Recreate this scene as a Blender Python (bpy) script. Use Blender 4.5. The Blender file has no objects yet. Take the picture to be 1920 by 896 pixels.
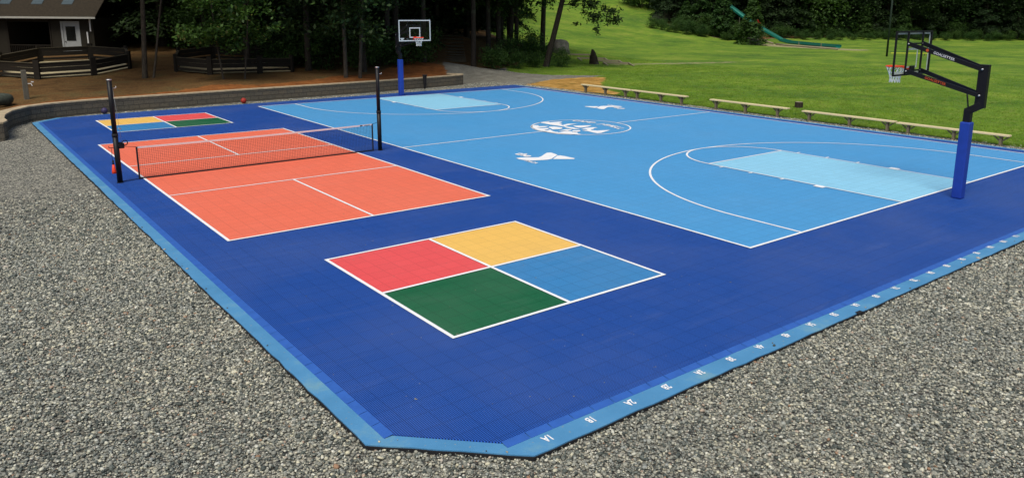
import bpy, math, random
import numpy as np
from mathutils import Vector, Matrix

F = 0.3048            # the court is laid out in feet; every mesh is written in metres
D = bpy.data
S = bpy.context.scene
COL = S.collection
R = math.radians
rng = np.random.default_rng(7)
random.seed(7)

# ------------------------------------------------------------------ camera
f_, cx_, cy_ = 1438.84, 1008.55, 332.97
rt = Vector((0.78195613, -0.62329716, 0.00672747))
up = Vector((0.12694335, 0.16980451, 0.97726753))
fw = Vector((0.61027043, 0.76332633, -0.2119031))
cam = D.cameras.new('camera')
cam.sensor_width = 36.0
cam.lens = f_ * 36.0 / 1920.0
cam.shift_x = -(cx_ - 960.0) / 1920.0
cam.shift_y = -(448.0 - cy_) / 1920.0
cam.clip_start, cam.clip_end = 0.1, 2000.0
camo = D.objects.new('camera', cam)
COL.objects.link(camo)
CAM = Vector((-38.9025, -27.4585, 14.3662))
M = Matrix((rt, up, -fw)).transposed().to_4x4()
M.translation = CAM * F
camo.matrix_world = M
S.camera = camo

# ------------------------------------------------------------------ light
SUN_EL, SUN_AZ = 60.0, 215.0      # degrees; azimuth the light comes FROM (math angle from +x)
w = D.worlds.new('World')
S.world = w
w.use_nodes = True
nt = w.node_tree
sky = nt.nodes.new('ShaderNodeTexSky')
sky.sky_type = 'NISHITA'
sky.sun_disc = False
sky.sun_elevation = R(SUN_EL)
sky.sun_rotation = R(90.0 - SUN_AZ)
sky.air_density = 1.0
sky.dust_density = 3.0
sky.ozone_density = 1.0
nt.links.new(sky.outputs[0], nt.nodes['Background'].inputs[0])
nt.nodes['Background'].inputs[1].default_value = 0.075
sl = D.lights.new('sun', 'SUN')
sl.energy = 1.9
sl.angle = R(30)
sl.color = (1.0, 0.94, 0.82)
so = D.objects.new('sun', sl)
COL.objects.link(so)
dv = Vector((math.cos(R(SUN_AZ)) * math.cos(R(SUN_EL)), math.sin(R(SUN_AZ)) * math.cos(R(SUN_EL)), math.sin(R(SUN_EL))))
so.rotation_euler = dv.to_track_quat('Z', 'Y').to_euler()
so.location = (0, 0, 60)
S.view_settings.view_transform = 'Standard'
S.view_settings.look = 'None'
S.view_settings.exposure = 0.50
S.view_settings.gamma = 1.0
S.view_settings.use_curve_mapping = False
S.cycles.max_bounces = 6
S.cycles.diffuse_bounces = 3
S.cycles.transmission_bounces = 4
S.cycles.transparent_max_bounces = 8

# ------------------------------------------------------------------ materials
def srgb(r, g, b):
    def c(v):
        v /= 255.0
        return v / 12.92 if v <= 0.04045 else ((v + 0.055) / 1.055) ** 2.4
    return (c(r), c(g), c(b), 1.0)

class NT:
    """small helper round a material's node tree"""
    def __init__(s, name, rough=0.7, spec=0.3, metal=0.0):
        s.m = D.materials.new(name)
        s.m.use_nodes = True
        s.t = s.m.node_tree
        s.b = s.t.nodes['Principled BSDF']
        s.b.inputs['Roughness'].default_value = rough
        s.b.inputs['Specular IOR Level'].default_value = spec
        s.b.inputs['Metallic'].default_value = metal
        s._co = None
    def n(s, typ, **kw):
        x = s.t.nodes.new(typ)
        for k, v in kw.items():
            setattr(x, k, v)
        return x
    def put(s, sock, v):
        if hasattr(v, 'is_output') or isinstance(v, bpy.types.NodeSocket):
            s.t.links.new(v, sock)
        else:
            sock.default_value = v
    def co(s):
        if s._co is None:
            s._co = s.n('ShaderNodeTexCoord').outputs['Object']
        return s._co
    def math(s, op, a, b=0.0, c=0.0, clamp=False):
        x = s.n('ShaderNodeMath', operation=op, use_clamp=clamp)
        s.put(x.inputs[0], a); s.put(x.inputs[1], b)
        if op in ('MULTIPLY_ADD', 'COMPARE', 'SMOOTH_MIN'):
            s.put(x.inputs[2], c)
        return x.outputs[0]
    def noise(s, scale, detail=3.0, rough=0.55, vec=None, dist=0.0):
        x = s.n('ShaderNodeTexNoise')
        x.inputs['Scale'].default_value = scale
        x.inputs['Detail'].default_value = detail
        x.inputs['Roughness'].default_value = rough
        x.inputs['Distortion'].default_value = dist
        s.t.links.new(vec or s.co(), x.inputs['Vector'])
        return x.outputs['Fac']
    def stretch(s, sx, sy, sz):
        x = s.n('ShaderNodeMapping')
        x.inputs['Scale'].default_value = (sx, sy, sz)
        s.t.links.new(s.co(), x.inputs['Vector'])
        return x.outputs[0]
    def ramp(s, fac, stops, interp='LINEAR'):
        x = s.n('ShaderNodeValToRGB')
        e = x.color_ramp.elements
        x.color_ramp.interpolation = interp
        while len(e) < len(stops):
            e.new(0.5)
        for i, (p, c) in enumerate(stops):
            e[i].position = p
            e[i].color = c
        s.put(x.inputs[0], fac)
        return x.outputs[0]
    def mix(s, fac, a, b, mode='MIX'):
        x = s.n('ShaderNodeMix', data_type='RGBA', blend_type=mode)
        s.put(x.inputs[0], fac); s.put(x.inputs[6], a); s.put(x.inputs[7], b)
        return x.outputs[2]
    def color(s, c):
        s.put(s.b.inputs['Base Color'], c)
    def bump(s, h, strength=0.5, dist=0.02):
        x = s.n('ShaderNodeBump')
        x.inputs['Strength'].default_value = strength
        x.inputs['Distance'].default_value = dist
        s.put(x.inputs['Height'], h)
        s.t.links.new(x.outputs[0], s.b.inputs['Normal'])

def scaled(c, k):
    return (min(c[0] * k, 1), min(c[1] * k, 1), min(c[2] * k, 1), 1)

def plain(name, col, rough=0.6, var=0.12, scale=6.0, metal=0.0, spec=0.3, bump=0.0):
    n = NT(name, rough, spec, metal)
    f = n.noise(scale, 4.0)
    n.color(n.ramp(f, [(0.3, scaled(col, 1 - var)), (0.7, scaled(col, 1 + var))]))
    if bump:
        n.bump(n.noise(scale * 8, 3.0), bump, 0.01)
    return n.m

def wood(name, col, dark=0.55, grain=(1, 12, 12), rough=0.8):
    n = NT(name, rough, 0.2)
    f = n.noise(4.0, 5.0, 0.6, n.stretch(*grain))
    g = n.noise(1.3, 3.0)
    c = n.ramp(f, [(0.25, scaled(col, dark)), (0.75, scaled(col, 1.1))])
    n.color(n.mix(n.math('MULTIPLY', g, 0.5), c, scaled(col, 0.6), 'MIX'))
    n.bump(f, 0.4, 0.01)
    return n.m

def tile(name, col, dots=0.5, seams=0.35, dirt=0.18):
    """snap-together open-grid plastic tiles, one foot square"""
    n = NT(name, 0.55, 0.2)
    sep = n.n('ShaderNodeSeparateXYZ')
    n.t.links.new(n.co(), sep.inputs[0])
    X, Y = sep.outputs[0], sep.outputs[1]
    k = 1.0 / F
    per = 13.0 * k * math.pi
    sx = n.math('SINE', n.math('MULTIPLY', X, per))
    sy = n.math('SINE', n.math('MULTIPLY', Y, per))
    dot = n.math('ABSOLUTE', n.math('MULTIPLY', sx, sy))           # bright knots of the grid
    def seam(v, period, width):
        fr = n.math('FRACT', n.math('ADD', n.math('MULTIPLY', v, k / period), 500.0))
        d = n.math('ABSOLUTE', n.math('SUBTRACT', fr, 0.5))
        return n.math('GREATER_THAN', d, 0.5 - width)
    sm = n.math('MAXIMUM', seam(X, 1.0, 0.03), seam(Y, 1.0, 0.03))
    base = n.ramp(dot, [(0.05, scaled(col, 1 - dots)), (0.55, scaled(col, 1.0)), (1.0, scaled(col, 1.0 + 0.45 * dots))])
    # each tile a slightly different batch
    fx = n.math('FLOOR', n.math('MULTIPLY', X, k)); fy = n.math('FLOOR', n.math('MULTIPLY', Y, k))
    wn = n.n('ShaderNodeTexWhiteNoise', noise_dimensions='2D')
    cmb = n.n('ShaderNodeCombineXYZ')
    n.t.links.new(fx, cmb.inputs[0]); n.t.links.new(fy, cmb.inputs[1])
    n.t.links.new(cmb.outputs[0], wn.inputs['Vector'])
    base = n.mix(1.0, base, n.ramp(wn.outputs['Value'], [(0, (.955, .955, .955, 1)), (1, (1, 1, 1, 1))]), 'MULTIPLY')
    base = n.mix(n.math('MULTIPLY', sm, seams), base, scaled(col, 0.3))
    big = n.noise(0.35, 5.0, 0.6)
    base = n.mix(n.math('MULTIPLY', n.math('SUBTRACT', big, 0.42, clamp=True), dirt * 5, clamp=True), base, scaled((0.35, 0.36, 0.33, 1), 0.8))
    sm2 = n.noise(1.0, 5.0, 0.7, n.stretch(0.25, 2.2, 1), 1.2)
    base = n.mix(n.math('MULTIPLY', n.math('SUBTRACT', sm2, 0.56, clamp=True), 0.28, clamp=True), base, (0.40, 0.42, 0.42, 1))
    sp = n.noise(14.0, 2.0)
    base = n.mix(n.math('GREATER_THAN', sp, 0.755), base, (0.22, 0.21, 0.15, 1))
    n.color(base)
    n.put(n.b.inputs['Roughness'], n.math('MULTIPLY_ADD', big, 0.25, 0.48))
    n.bump(n.math('SUBTRACT', dot, n.math('MULTIPLY', sm, 1.5)), 0.35, 0.004)
    return n.m

BLUE = srgb(33, 82, 178)
M_ = {}
M_['tile_blue'] = tile('tile_royal_blue', srgb(42, 90, 180), 0.9, 0.36, 0.05)
M_['tile_light'] = tile('tile_sky_blue', srgb(82, 162, 220), 0.3, 0.2, 0.04)
M_['tile_key'] = tile('tile_pale_blue', srgb(148, 212, 242), 0.2, 0.25, 0.04)
M_['tile_orange'] = tile('tile_orange', srgb(248, 122, 94), 0.3, 0.2, 0.04)
M_['tile_red'] = tile('tile_red', srgb(244, 92, 94), 0.35, 0.2, 0.04)
M_['tile_yellow'] = tile('tile_yellow', srgb(250, 200, 104), 0.25, 0.15, 0.05)
M_['tile_green'] = tile('tile_green', srgb(28, 108, 70), 0.6, 0.35, 0.06)
M_['tile_mid'] = tile('tile_mid_blue', srgb(64, 142, 204), 0.5, 0.3, 0.05)
M_['ramp'] = plain('ramp_edge_blue', srgb(50, 96, 176), 0.5, 0.08)
M_['line'] = plain('line_white', (0.86, 0.87, 0.88, 1), 0.55, 0.05)

def pad_mat():
    n = NT('painted_concrete_blue', 0.75, 0.2)
    a = n.noise(1.1, 6.0, 0.65)
    b = n.noise(22.0, 4.0)
    c = n.ramp(a, [(0.25, srgb(70, 128, 170)), (0.55, srgb(82, 142, 186)), (0.75, srgb(120, 162, 172))])
    c = n.mix(n.math('MULTIPLY', n.math('GREATER_THAN', b, 0.66), 0.4), c, (0.30, 0.30, 0.22, 1))
    n.color(c)
    n.bump(b, 0.3, 0.01)
    return n.m
M_['pad'] = pad_mat()
M_['black'] = plain('black_metal', (0.008, 0.008, 0.01, 1), 0.45, 0.1, spec=0.25)
M_['black_matt'] = plain('black_rubber', (0.015, 0.015, 0.017, 1), 0.8, 0.1)
M_['steel'] = plain('steel', (0.5, 0.5, 0.5, 1), 0.4, 0.1, metal=0.8)
M_['padding'] = plain('blue_vinyl', srgb(28, 62, 158), 0.45, 0.1, spec=0.4)
M_['padding_dark'] = plain('blue_vinyl_seam', srgb(16, 26, 84), 0.5, 0.1)
M_['rim'] = plain('rim_orange', (0.85, 0.06, 0.015, 1), 0.4, 0.08)
M_['netwhite'] = plain('net_cord_white', (0.72, 0.72, 0.7, 1), 0.8, 0.05)
M_['netblack'] = plain('net_cord_black', (0.02, 0.02, 0.025, 1), 0.8, 0.05)
M_['tape'] = plain('net_tape', (0.78, 0.72, 0.72, 1), 0.7, 0.05)
M_['white'] = plain('white_paint', (0.75, 0.76, 0.75, 1), 0.5, 0.05)
M_['text'] = plain('white_lettering', (0.6, 0.6, 0.6, 1), 0.5, 0.02)
M_['orange_text'] = plain('orange_lettering', (0.5, 0.08, 0.02, 1), 0.5, 0.05)
M_['bench_seat'] = wood('pale_pine_board', (0.78, 0.66, 0.38, 1), 0.85, (8, 1, 8))
M_['bench_leg'] = wood('weathered_timber', (0.25, 0.21, 0.14, 1), 0.6, (8, 8, 1))
M_['pit_board'] = wood('dark_stained_board', (0.026, 0.021, 0.015, 1), 0.5, (3, 3, 12))
M_['pit_cap'] = wood('board_worn_lit_edge', (0.10, 0.085, 0.055, 1), 0.6, (3, 3, 6))  # worn top edges, with the light on the tops put into the colour
M_['timber'] = wood('landscape_timber', (0.34, 0.30, 0.20, 1), 0.6, (2, 2, 12))
M_['hut_wall'] = wood('brown_siding', (0.032, 0.028, 0.020, 1), 0.6, (1, 1, 30))
M_['roof'] = plain('asphalt_shingle', (0.030, 0.023, 0.014, 1), 0.9, 0.35, 9.0, bump=0.5)
M_['fascia'] = plain('pale_gutter', (0.42, 0.42, 0.38, 1), 0.5, 0.06)
M_['door_white'] = plain('door_paint', (0.34, 0.36, 0.36, 1), 0.5, 0.05)
M_['dark_glass'] = plain('dark_glass', (0.01, 0.012, 0.012, 1), 0.1, 0.1, spec=0.6)
M_['slide'] = plain('slide_green', (0.01, 0.17, 0.13, 1), 0.3, 0.1, spec=0.5)
M_['slide_light'] = plain('slide_inner_green', (0.05, 0.25, 0.20, 1), 0.35, 0.1, spec=0.5)
M_['red'] = plain('red_cloth', (0.45, 0.015, 0.01, 1), 0.7, 0.1)
M_['yellow'] = plain('yellow_paint', (0.62, 0.62, 0.06, 1), 0.6, 0.1)
M_['tank'] = plain('blue_grey_plastic', (0.05, 0.075, 0.09, 1), 0.5, 0.15)
M_['sand'] = plain('pale_sand', (0.42, 0.36, 0.22, 1), 0.95, 0.2, 3.0, bump=0.3)
M_['pole_green'] = plain('dark_green_pole', (0.02, 0.035, 0.025, 1), 0.6, 0.1)
M_['pole_grey'] = wood('grey_pole', (0.15, 0.14, 0.11, 1), 0.6, (6, 6, 1))
M_['tyre'] = plain('old_rubber', (0.045, 0.055, 0.042, 1), 0.9, 0.3, 8.0, bump=0.5)

def glass_mat():
    n = NT('clear_acrylic', 0.05, 0.5)
    t = n.n('ShaderNodeBsdfTransparent')
    t.inputs[0].default_value = (0.93, 0.96, 0.95, 1)
    g = n.n('ShaderNodeBsdfGlossy'); g.inputs['Roughness'].default_value = 0.03
    mx = n.n('ShaderNodeMixShader'); mx.inputs[0].default_value = 0.035
    n.t.links.new(t.outputs[0], mx.inputs[1]); n.t.links.new(g.outputs[0], mx.inputs[2])
    n.t.links.new(mx.outputs[0], n.t.nodes['Material Output'].inputs[0])
    return n.m
M_['glass'] = glass_mat()

def block_mat():
    """split-face retaining wall blocks"""
    n = NT('retaining_block', 0.9, 0.15)
    at = n.n('ShaderNodeAttribute', attribute_name='wall_uv')
    br = n.n('ShaderNodeTexBrick')
    n.t.links.new(at.outputs['Vector'], br.inputs['Vector'])
    br.inputs['Scale'].default_value = 1.0
    br.inputs['Brick Width'].default_value = 0.42
    br.inputs['Row Height'].default_value = 0.19
    br.inputs['Mortar Size'].default_value = 0.012
    br.inputs['Color1'].default_value = (0.20, 0.165, 0.115, 1)
    br.inputs['Color2'].default_value = (0.14, 0.13, 0.105, 1)
    br.inputs['Mortar'].default_value = (0.07, 0.065, 0.055, 1)
    f = n.noise(3.0, 5.0)
    c = n.mix(n.math('MULTIPLY', f, 0.8), br.outputs['Color'], (0.13, 0.115, 0.09, 1))
    g = n.noise(26.0, 4.0)
    c = n.mix(0.6, c, n.ramp(g, [(0.3, (0.35, 0.35, 0.35, 1)), (0.75, (1.3, 1.3, 1.3, 1))]), 'MULTIPLY')
    n.color(c)
    n.bump(n.math('SUBTRACT', g, br.outputs['Fac']), 0.9, 0.03)
    return n.m
M_['block'] = block_mat()
M_['cap'] = plain('cap_stone', (0.42, 0.34, 0.22, 1), 0.9, 0.25, 5.0, bump=0.5)
M_['ball_red'] = plain('red_ball_rubber', (0.35, 0.03, 0.02, 1), 0.5, 0.1)
M_['ball_purple'] = plain('purple_ball_rubber', (0.045, 0.035, 0.10, 1), 0.5, 0.1)

def bark(name, col):
    n = NT(name, 0.95, 0.1)
    f = n.noise(5.0, 6.0, 0.65, n.stretch(5, 5, 0.9))
    g = n.noise(0.9, 3.0)
    c = n.ramp(f, [(0.3, scaled(col, 0.35)), (0.55, col), (0.8, scaled(col, 1.6))])
    n.color(n.mix(n.math('MULTIPLY', n.math('GREATER_THAN', g, 0.6), 0.3), c, (0.10, 0.13, 0.08, 1)))
    n.bump(f, 1.0, 0.04)
    return n.m
M_['bark'] = bark('bark_grey_brown', (0.085, 0.07, 0.052, 1))
M_['bark_dark'] = bark('bark_dark', (0.05, 0.042, 0.034, 1))
M_['stump'] = bark('old_stump_wood', (0.045, 0.036, 0.028, 1))

def leafmat(name, dark, light, rough=0.6, trans=0.3, odd=None):
    n = NT(name, rough, 0.25)
    g = n.n('ShaderNodeNewGeometry')
    oi = n.n('ShaderNodeObjectInfo')
    c = n.ramp(g.outputs['Random Per Island'], [(0.0, dark), (0.75, light), (1.0, scaled(light, 1.45))])
    big = n.noise(0.9, 2.0)
    c = n.mix(1.0, c, n.ramp(big, [(0.3, (0.62, 0.66, 0.6, 1)), (0.7, (1.25, 1.2, 1.05, 1))]), 'MULTIPLY')
    c = n.mix(1.0, c, n.ramp(oi.outputs['Random'], [(0, (0.75, 0.85, 0.8, 1)), (1, (1.2, 1.1, 0.95, 1))]), 'MULTIPLY')
    if odd:
        c = n.mix(n.math('GREATER_THAN', g.outputs['Random Per Island'], 0.965), c, odd)
    n.color(c)
    tr = n.n('ShaderNodeBsdfTranslucent')
    n.put(tr.inputs[0], n.mix(1.0, c, (1.1, 1.25, 0.5, 1), 'MULTIPLY'))
    mx = n.n('ShaderNodeMixShader')
    mx.inputs[0].default_value = trans
    n.t.links.new(n.b.outputs[0], mx.inputs[1]); n.t.links.new(tr.outputs[0], mx.inputs[2])
    n.t.links.new(mx.outputs[0], n.t.nodes['Material Output'].inputs[0])
    return n.m
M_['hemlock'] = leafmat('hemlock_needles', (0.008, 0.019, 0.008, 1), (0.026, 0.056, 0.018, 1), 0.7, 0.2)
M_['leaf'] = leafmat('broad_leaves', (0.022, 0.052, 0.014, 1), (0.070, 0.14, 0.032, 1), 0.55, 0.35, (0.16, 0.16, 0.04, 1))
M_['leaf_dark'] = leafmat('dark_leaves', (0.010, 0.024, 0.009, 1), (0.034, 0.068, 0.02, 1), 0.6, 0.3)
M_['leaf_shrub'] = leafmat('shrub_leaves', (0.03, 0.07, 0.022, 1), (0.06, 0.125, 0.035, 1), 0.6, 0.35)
M_['grassblade'] = leafmat('grass_blades', (0.14, 0.26, 0.03, 1), (0.26, 0.40, 0.055, 1), 0.6, 0.45, (0.26, 0.22, 0.10, 1))

def rock_mat():
    n = NT('granite_boulder', 0.9, 0.2)
    a = n.noise(1.2, 6.0, 0.65); b = n.noise(9.0, 4.0)
    c = n.ramp(a, [(0.35, (0.10, 0.095, 0.08, 1)), (0.6, (0.22, 0.20, 0.16, 1)), (0.75, (0.30, 0.28, 0.22, 1))])
    c = n.mix(n.math('MULTIPLY', n.math('GREATER_THAN', b, 0.56), 0.45), c, (0.06, 0.08, 0.03, 1))
    n.color(c); n.bump(b, 0.7, 0.04)
    return n.m
M_['rock'] = rock_mat()

def pebble_mat():
    n = NT('river_gravel', 0.75, 0.3)
    g = n.n('ShaderNodeNewGeometry')
    c = n.ramp(g.outputs['Random Per Island'], [
        (0.00, (0.055, 0.066, 0.062, 1)), (0.2, (0.14, 0.16, 0.145, 1)), (0.42, (0.26, 0.265, 0.235, 1)),
        (0.66, (0.40, 0.395, 0.33, 1)), (0.76, (0.34, 0.36, 0.34, 1)), (0.86, (0.62, 0.59, 0.44, 1)), (0.97, (0.68, 0.68, 0.61, 1)), (0.996, (0.36, 0.22, 0.14, 1))])
    m = n.noise(60.0, 3.0)
    c = n.mix(1.0, c, n.ramp(m, [(0.3, (0.72, 0.72, 0.72, 1)), (0.7, (1.15, 1.15, 1.15, 1))]), 'MULTIPLY')
    big = n.noise(0.5, 3.0)
    c = n.mix(1.0, c, n.ramp(big, [(0.3, (0.82, 0.84, 0.84, 1)), (0.7, (1.08, 1.06, 1.0, 1))]), 'MULTIPLY')
    n.color(c)
    return n.m
M_['pebble'] = pebble_mat()

def ground_mat():
    """one sheet: gravel, turf, forest floor, bark mulch, path and straw, by zones stored on the mesh"""
    n = NT('ground', 0.95, 0.1)
    za = n.n('ShaderNodeVertexColor', layer_name='zone_a')
    zb = n.n('ShaderNodeVertexColor', layer_name='zone_b')
    sa = n.n('ShaderNodeSeparateColor'); sb = n.n('ShaderNodeSeparateColor')
    n.t.links.new(za.outputs[0], sa.inputs[0]); n.t.links.new(zb.outputs[0], sb.inputs[0])
    edge = n.noise(2.2, 5.0, 0.7)
    def mask(s):
        v = n.math('ADD', s, n.math('MULTIPLY', n.math('SUBTRACT', edge, 0.5), 0.9))
        return n.math('MULTIPLY', n.math('SUBTRACT', v, 0.42), 6.0, clamp=True)
    # gravel
    vo = n.n('ShaderNodeTexVoronoi'); vo.inputs['Scale'].default_value = 28.0
    n.t.links.new(n.co(), vo.inputs['Vector'])
    vs = n.n('ShaderNodeSeparateColor'); n.t.links.new(vo.outputs['Color'], vs.inputs[0])
    grav = n.ramp(vs.outputs[0], [(0.0, (0.07, 0.07, 0.07, 1)), (0.3, (0.20, 0.205, 0.185, 1)), (0.6, (0.36, 0.355, 0.30, 1)), (0.85, (0.56, 0.54, 0.44, 1)), (1.0, (0.62, 0.60, 0.52, 1))])
    gap = n.ramp(vo.outputs['Distance'], [(0.35, (1, 1, 1, 1)), (0.75, (0.25, 0.25, 0.25, 1))])
    grav = n.mix(1.0, grav, gap, 'MULTIPLY')
    med = n.noise(5.0, 4.0, 0.7)
    grav = n.mix(1.0, grav, n.ramp(med, [(0.3, (0.75, 0.76, 0.78, 1)), (0.7, (1.15, 1.13, 1.08, 1))]), 'MULTIPLY')
    # turf
    ga = n.noise(0.16, 6.0, 0.6, n.stretch(1, 1, 1), 0.6)
    gb = n.noise(1.5, 6.0, 0.7); gc = n.noise(16.0, 4.0, 0.7)
    turf = n.ramp(ga, [(0.30, (0.068, 0.150, 0.028, 1)), (0.45, (0.105, 0.205, 0.028, 1)), (0.58, (0.155, 0.26, 0.032, 1)), (0.72, (0.215, 0.29, 0.05, 1))])
    turf = n.mix(n.math('MULTIPLY', n.math('SUBTRACT', gb, 0.5, clamp=True), 3.4, clamp=True), turf, (0.22, 0.235, 0.06, 1))
    gd = n.noise(0.55, 6.0, 0.75)
    turf = n.mix(1.0, turf, n.ramp(gd, [(0.35, (0.80, 0.88, 0.8, 1)), (0.65, (1.34, 1.22, 1.15, 1))]), 'MULTIPLY')
    turf = n.mix(1.0, turf, n.ramp(gc, [(0.25, (0.5, 0.55, 0.5, 1)), (0.75, (1.35, 1.3, 1.3, 1))]), 'MULTIPLY')
    # forest floor
    fm = n.noise(1.1, 8.0, 0.85)
    fa = n.noise(0.7, 6.0, 0.65); fb = n.noise(12.0, 5.0, 0.75)
    floor = n.ramp(fa, [(0.3, (0.085, 0.050, 0.022, 1)), (0.5, (0.15, 0.088, 0.036, 1)), (0.7, (0.12, 0.10, 0.045, 1))])
    floor = n.mix(1.0, floor, n.ramp(fb, [(0.3, (0.45, 0.42, 0.4, 1)), (0.75, (1.5, 1.45, 1.35, 1))]), 'MULTIPLY')
    mul = n.ramp(n.noise(1.6, 8.0, 0.85), [(0.3, (0.10, 0.035, 0.012, 1)), (0.6, (0.32, 0.12, 0.035, 1)), (0.8, (0.46, 0.20, 0.07, 1))])
    pth = n.ramp(fm, [(0.3, (0.10, 0.095, 0.075, 1)), (0.5, (0.19, 0.185, 0.155, 1)), (0.75, (0.34, 0.33, 0.27, 1))])
    stw = n.ramp(fm, [(0.36, (0.16, 0.14, 0.03, 1)), (0.47, (0.34, 0.19, 0.045, 1)), (0.56, (0.50, 0.29, 0.08, 1)), (0.68, (0.60, 0.42, 0.16, 1))])
    snd = n.ramp(gc, [(0.3, (0.22, 0.20, 0.10, 1)), (0.75, (0.42, 0.38, 0.22, 1))])
    c = grav
    c = n.mix(mask(sa.outputs[0]), c, turf)
    c = n.mix(mask(sa.outputs[1]), c, floor)
    c = n.mix(mask(sa.outputs[2]), c, mul)
    c = n.mix(mask(sb.outputs[0]), c, pth)
    c = n.mix(mask(sb.outputs[1]), c, stw)
    c = n.mix(mask(sb.outputs[2]), c, snd)
    n.color(c)
    h = n.math('ADD', n.math('MULTIPLY', vo.outputs['Distance'], -0.6), n.math('MULTIPLY', fb, 1.2))
    n.bump(h, 0.9, 0.03)
    return n.m
M_['ground'] = ground_mat()

# ------------------------------------------------------------------ mesh helpers (feet in, metres out)
def tag(o, label=None, cat=None, group=None, kind=None):
    if label: o['label'] = label
    if cat: o['category'] = cat
    if group: o['group'] = group
    if kind: o['kind'] = kind
    return o

class MB:
    """collects shapes in feet; build() writes them as one mesh, in metres, relative to `org`"""
    def __init__(s, org=(0, 0, 0)):
        s.v, s.f, s.o = [], [], Vector(org)
    def quad(s, *p):
        b = len(s.v); s.v += [Vector(q) for q in p]; s.f.append(tuple(range(b, b + len(p))))
    def box(s, c, d, rz=0.0, M3=None):
        c = Vector(c); m = M3 if M3 is not None else Matrix.Rotation(rz, 3, 'Z')
        b = len(s.v)
        for z in (-.5, .5):
            for x, y in ((-.5, -.5), (.5, -.5), (.5, .5), (-.5, .5)):
                s.v.append(c + m @ Vector((x * d[0], y * d[1], z * d[2])))
        for q in ((0, 3, 2, 1), (4, 5, 6, 7), (0, 1, 5, 4), (1, 2, 6, 5), (2, 3, 7, 6), (3, 0, 4, 7)):
            s.f.append(tuple(b + i for i in q))
    def bar(s, a, b_, wd, ht, upv=(0, 0, 1)):
        a, b_ = Vector(a), Vector(b_); d = b_ - a
        y = d.normalized(); u = Vector(upv)
        if abs(y.dot(u)) > 0.99: u = Vector((1, 0, 0))
        x = y.cross(u).normalized(); z = x.cross(y)
        s.box((a + b_) / 2, (wd, d.length, ht), M3=Matrix((x, y, z)).transposed())
    def tube(s, pts, rad, n=10, cap=True):
        pts = [Vector(p) for p in pts]
        if not hasattr(rad, '__len__'): rad = [rad] * len(pts)
        b = len(s.v); px = None
        for i, p in enumerate(pts):
            t = (pts[min(i + 1, len(pts) - 1)] - pts[max(i - 1, 0)]).normalized()
            if px is None:
                ref = Vector((0, 0, 1)) if abs(t.z) < .9 else Vector((1, 0, 0))
                px = t.cross(ref).normalized()
            px = (px - t * px.dot(t)).normalized(); py = t.cross(px)
            for k in range(n):
                a = 2 * math.pi * k / n
                s.v.append(p + (px * math.cos(a) + py * math.sin(a)) * rad[i])
        for i in range(len(pts) - 1):
            for k in range(n):
                a = b + i * n + k; c = b + i * n + (k + 1) % n
                s.f.append((a, c, c + n, a + n))
        if cap:
            s.f.append(tuple(b + k for k in reversed(range(n))))
            s.f.append(tuple(b + (len(pts) - 1) * n + k for k in range(n)))
    def prism(s, poly, z0, z1):
        b = len(s.v); n = len(poly)
        s.v += [Vector((x, y, z0)) for x, y in poly] + [Vector((x, y, z1)) for x, y in poly]
        s.f.append(tuple(b + i for i in reversed(range(n)))); s.f.append(tuple(b + n + i for i in range(n)))
        for i in range(n):
            j = (i + 1) % n
            s.f.append((b + i, b + j, b + n + j, b + n + i))
    def line(s, pts, wd, z, closed=False):
        """flat painted stripe along a polyline"""
        n = len(pts); L, Rr = [], []
        for i in range(n):
            a = Vector(pts[(i - 1) % n] if (i or closed) else pts[i]); c = Vector(pts[(i + 1) % n] if (i < n - 1 or closed) else pts[i])
            p = Vector(pts[i])
            d1 = (p - a).normalized() if (p - a).length > 1e-6 else (c - p).normalized()
            d2 = (c - p).normalized() if (c - p).length > 1e-6 else d1
            t = (d1 + d2).normalized(); nn = Vector((-t.y, t.x))
            k = wd / 2 / max(0.3, nn.dot(Vector((-d1.y, d1.x))))
            L.append(p + nn * k); Rr.append(p - nn * k)
        for i in range(n if closed else n - 1):
            j = (i + 1) % n
            s.quad((Rr[i].x, Rr[i].y, z), (Rr[j].x, Rr[j].y, z), (L[j].x, L[j].y, z), (L[i].x, L[i].y, z))
    def torus(s, c, r, t, n=32, m=8, ax=(0, 0, 1)):
        c = Vector(c); q = Vector((0, 0, 1)).rotation_difference(Vector(ax)).to_matrix()
        b = len(s.v)
        for i in range(n):
            a = 2 * math.pi * i / n
            for k in range(m):
                e = 2 * math.pi * k / m
                s.v.append(c + q @ Vector(((r + t * math.cos(e)) * math.cos(a), (r + t * math.cos(e)) * math.sin(a), t * math.sin(e))))
        for i in range(n):
            for k in range(m):
                s.f.append((b + i * m + k, b + ((i + 1) % n) * m + k, b + ((i + 1) % n) * m + (k + 1) % m, b + i * m + (k + 1) % m))
    def ball(s, c, r, n=20, m=12, sc=(1, 1, 1), jit=0.0):
        c = Vector(c); b = len(s.v)
        for i in range(m + 1):
            th = math.pi * i / m
            for k in range(n):
                a = 2 * math.pi * k / n
                j = 1 + random.uniform(-jit, jit)
                s.v.append(c + Vector((r * sc[0] * math.sin(th) * math.cos(a) * j, r * sc[1] * math.sin(th) * math.sin(a) * j, r * sc[2] * math.cos(th) * j)))
        for i in range(m):
            for k in range(n):
                s.f.append((b + i * n + k, b + (i + 1) * n + k, b + (i + 1) * n + (k + 1) % n, b + i * n + (k + 1) % n))
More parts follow.
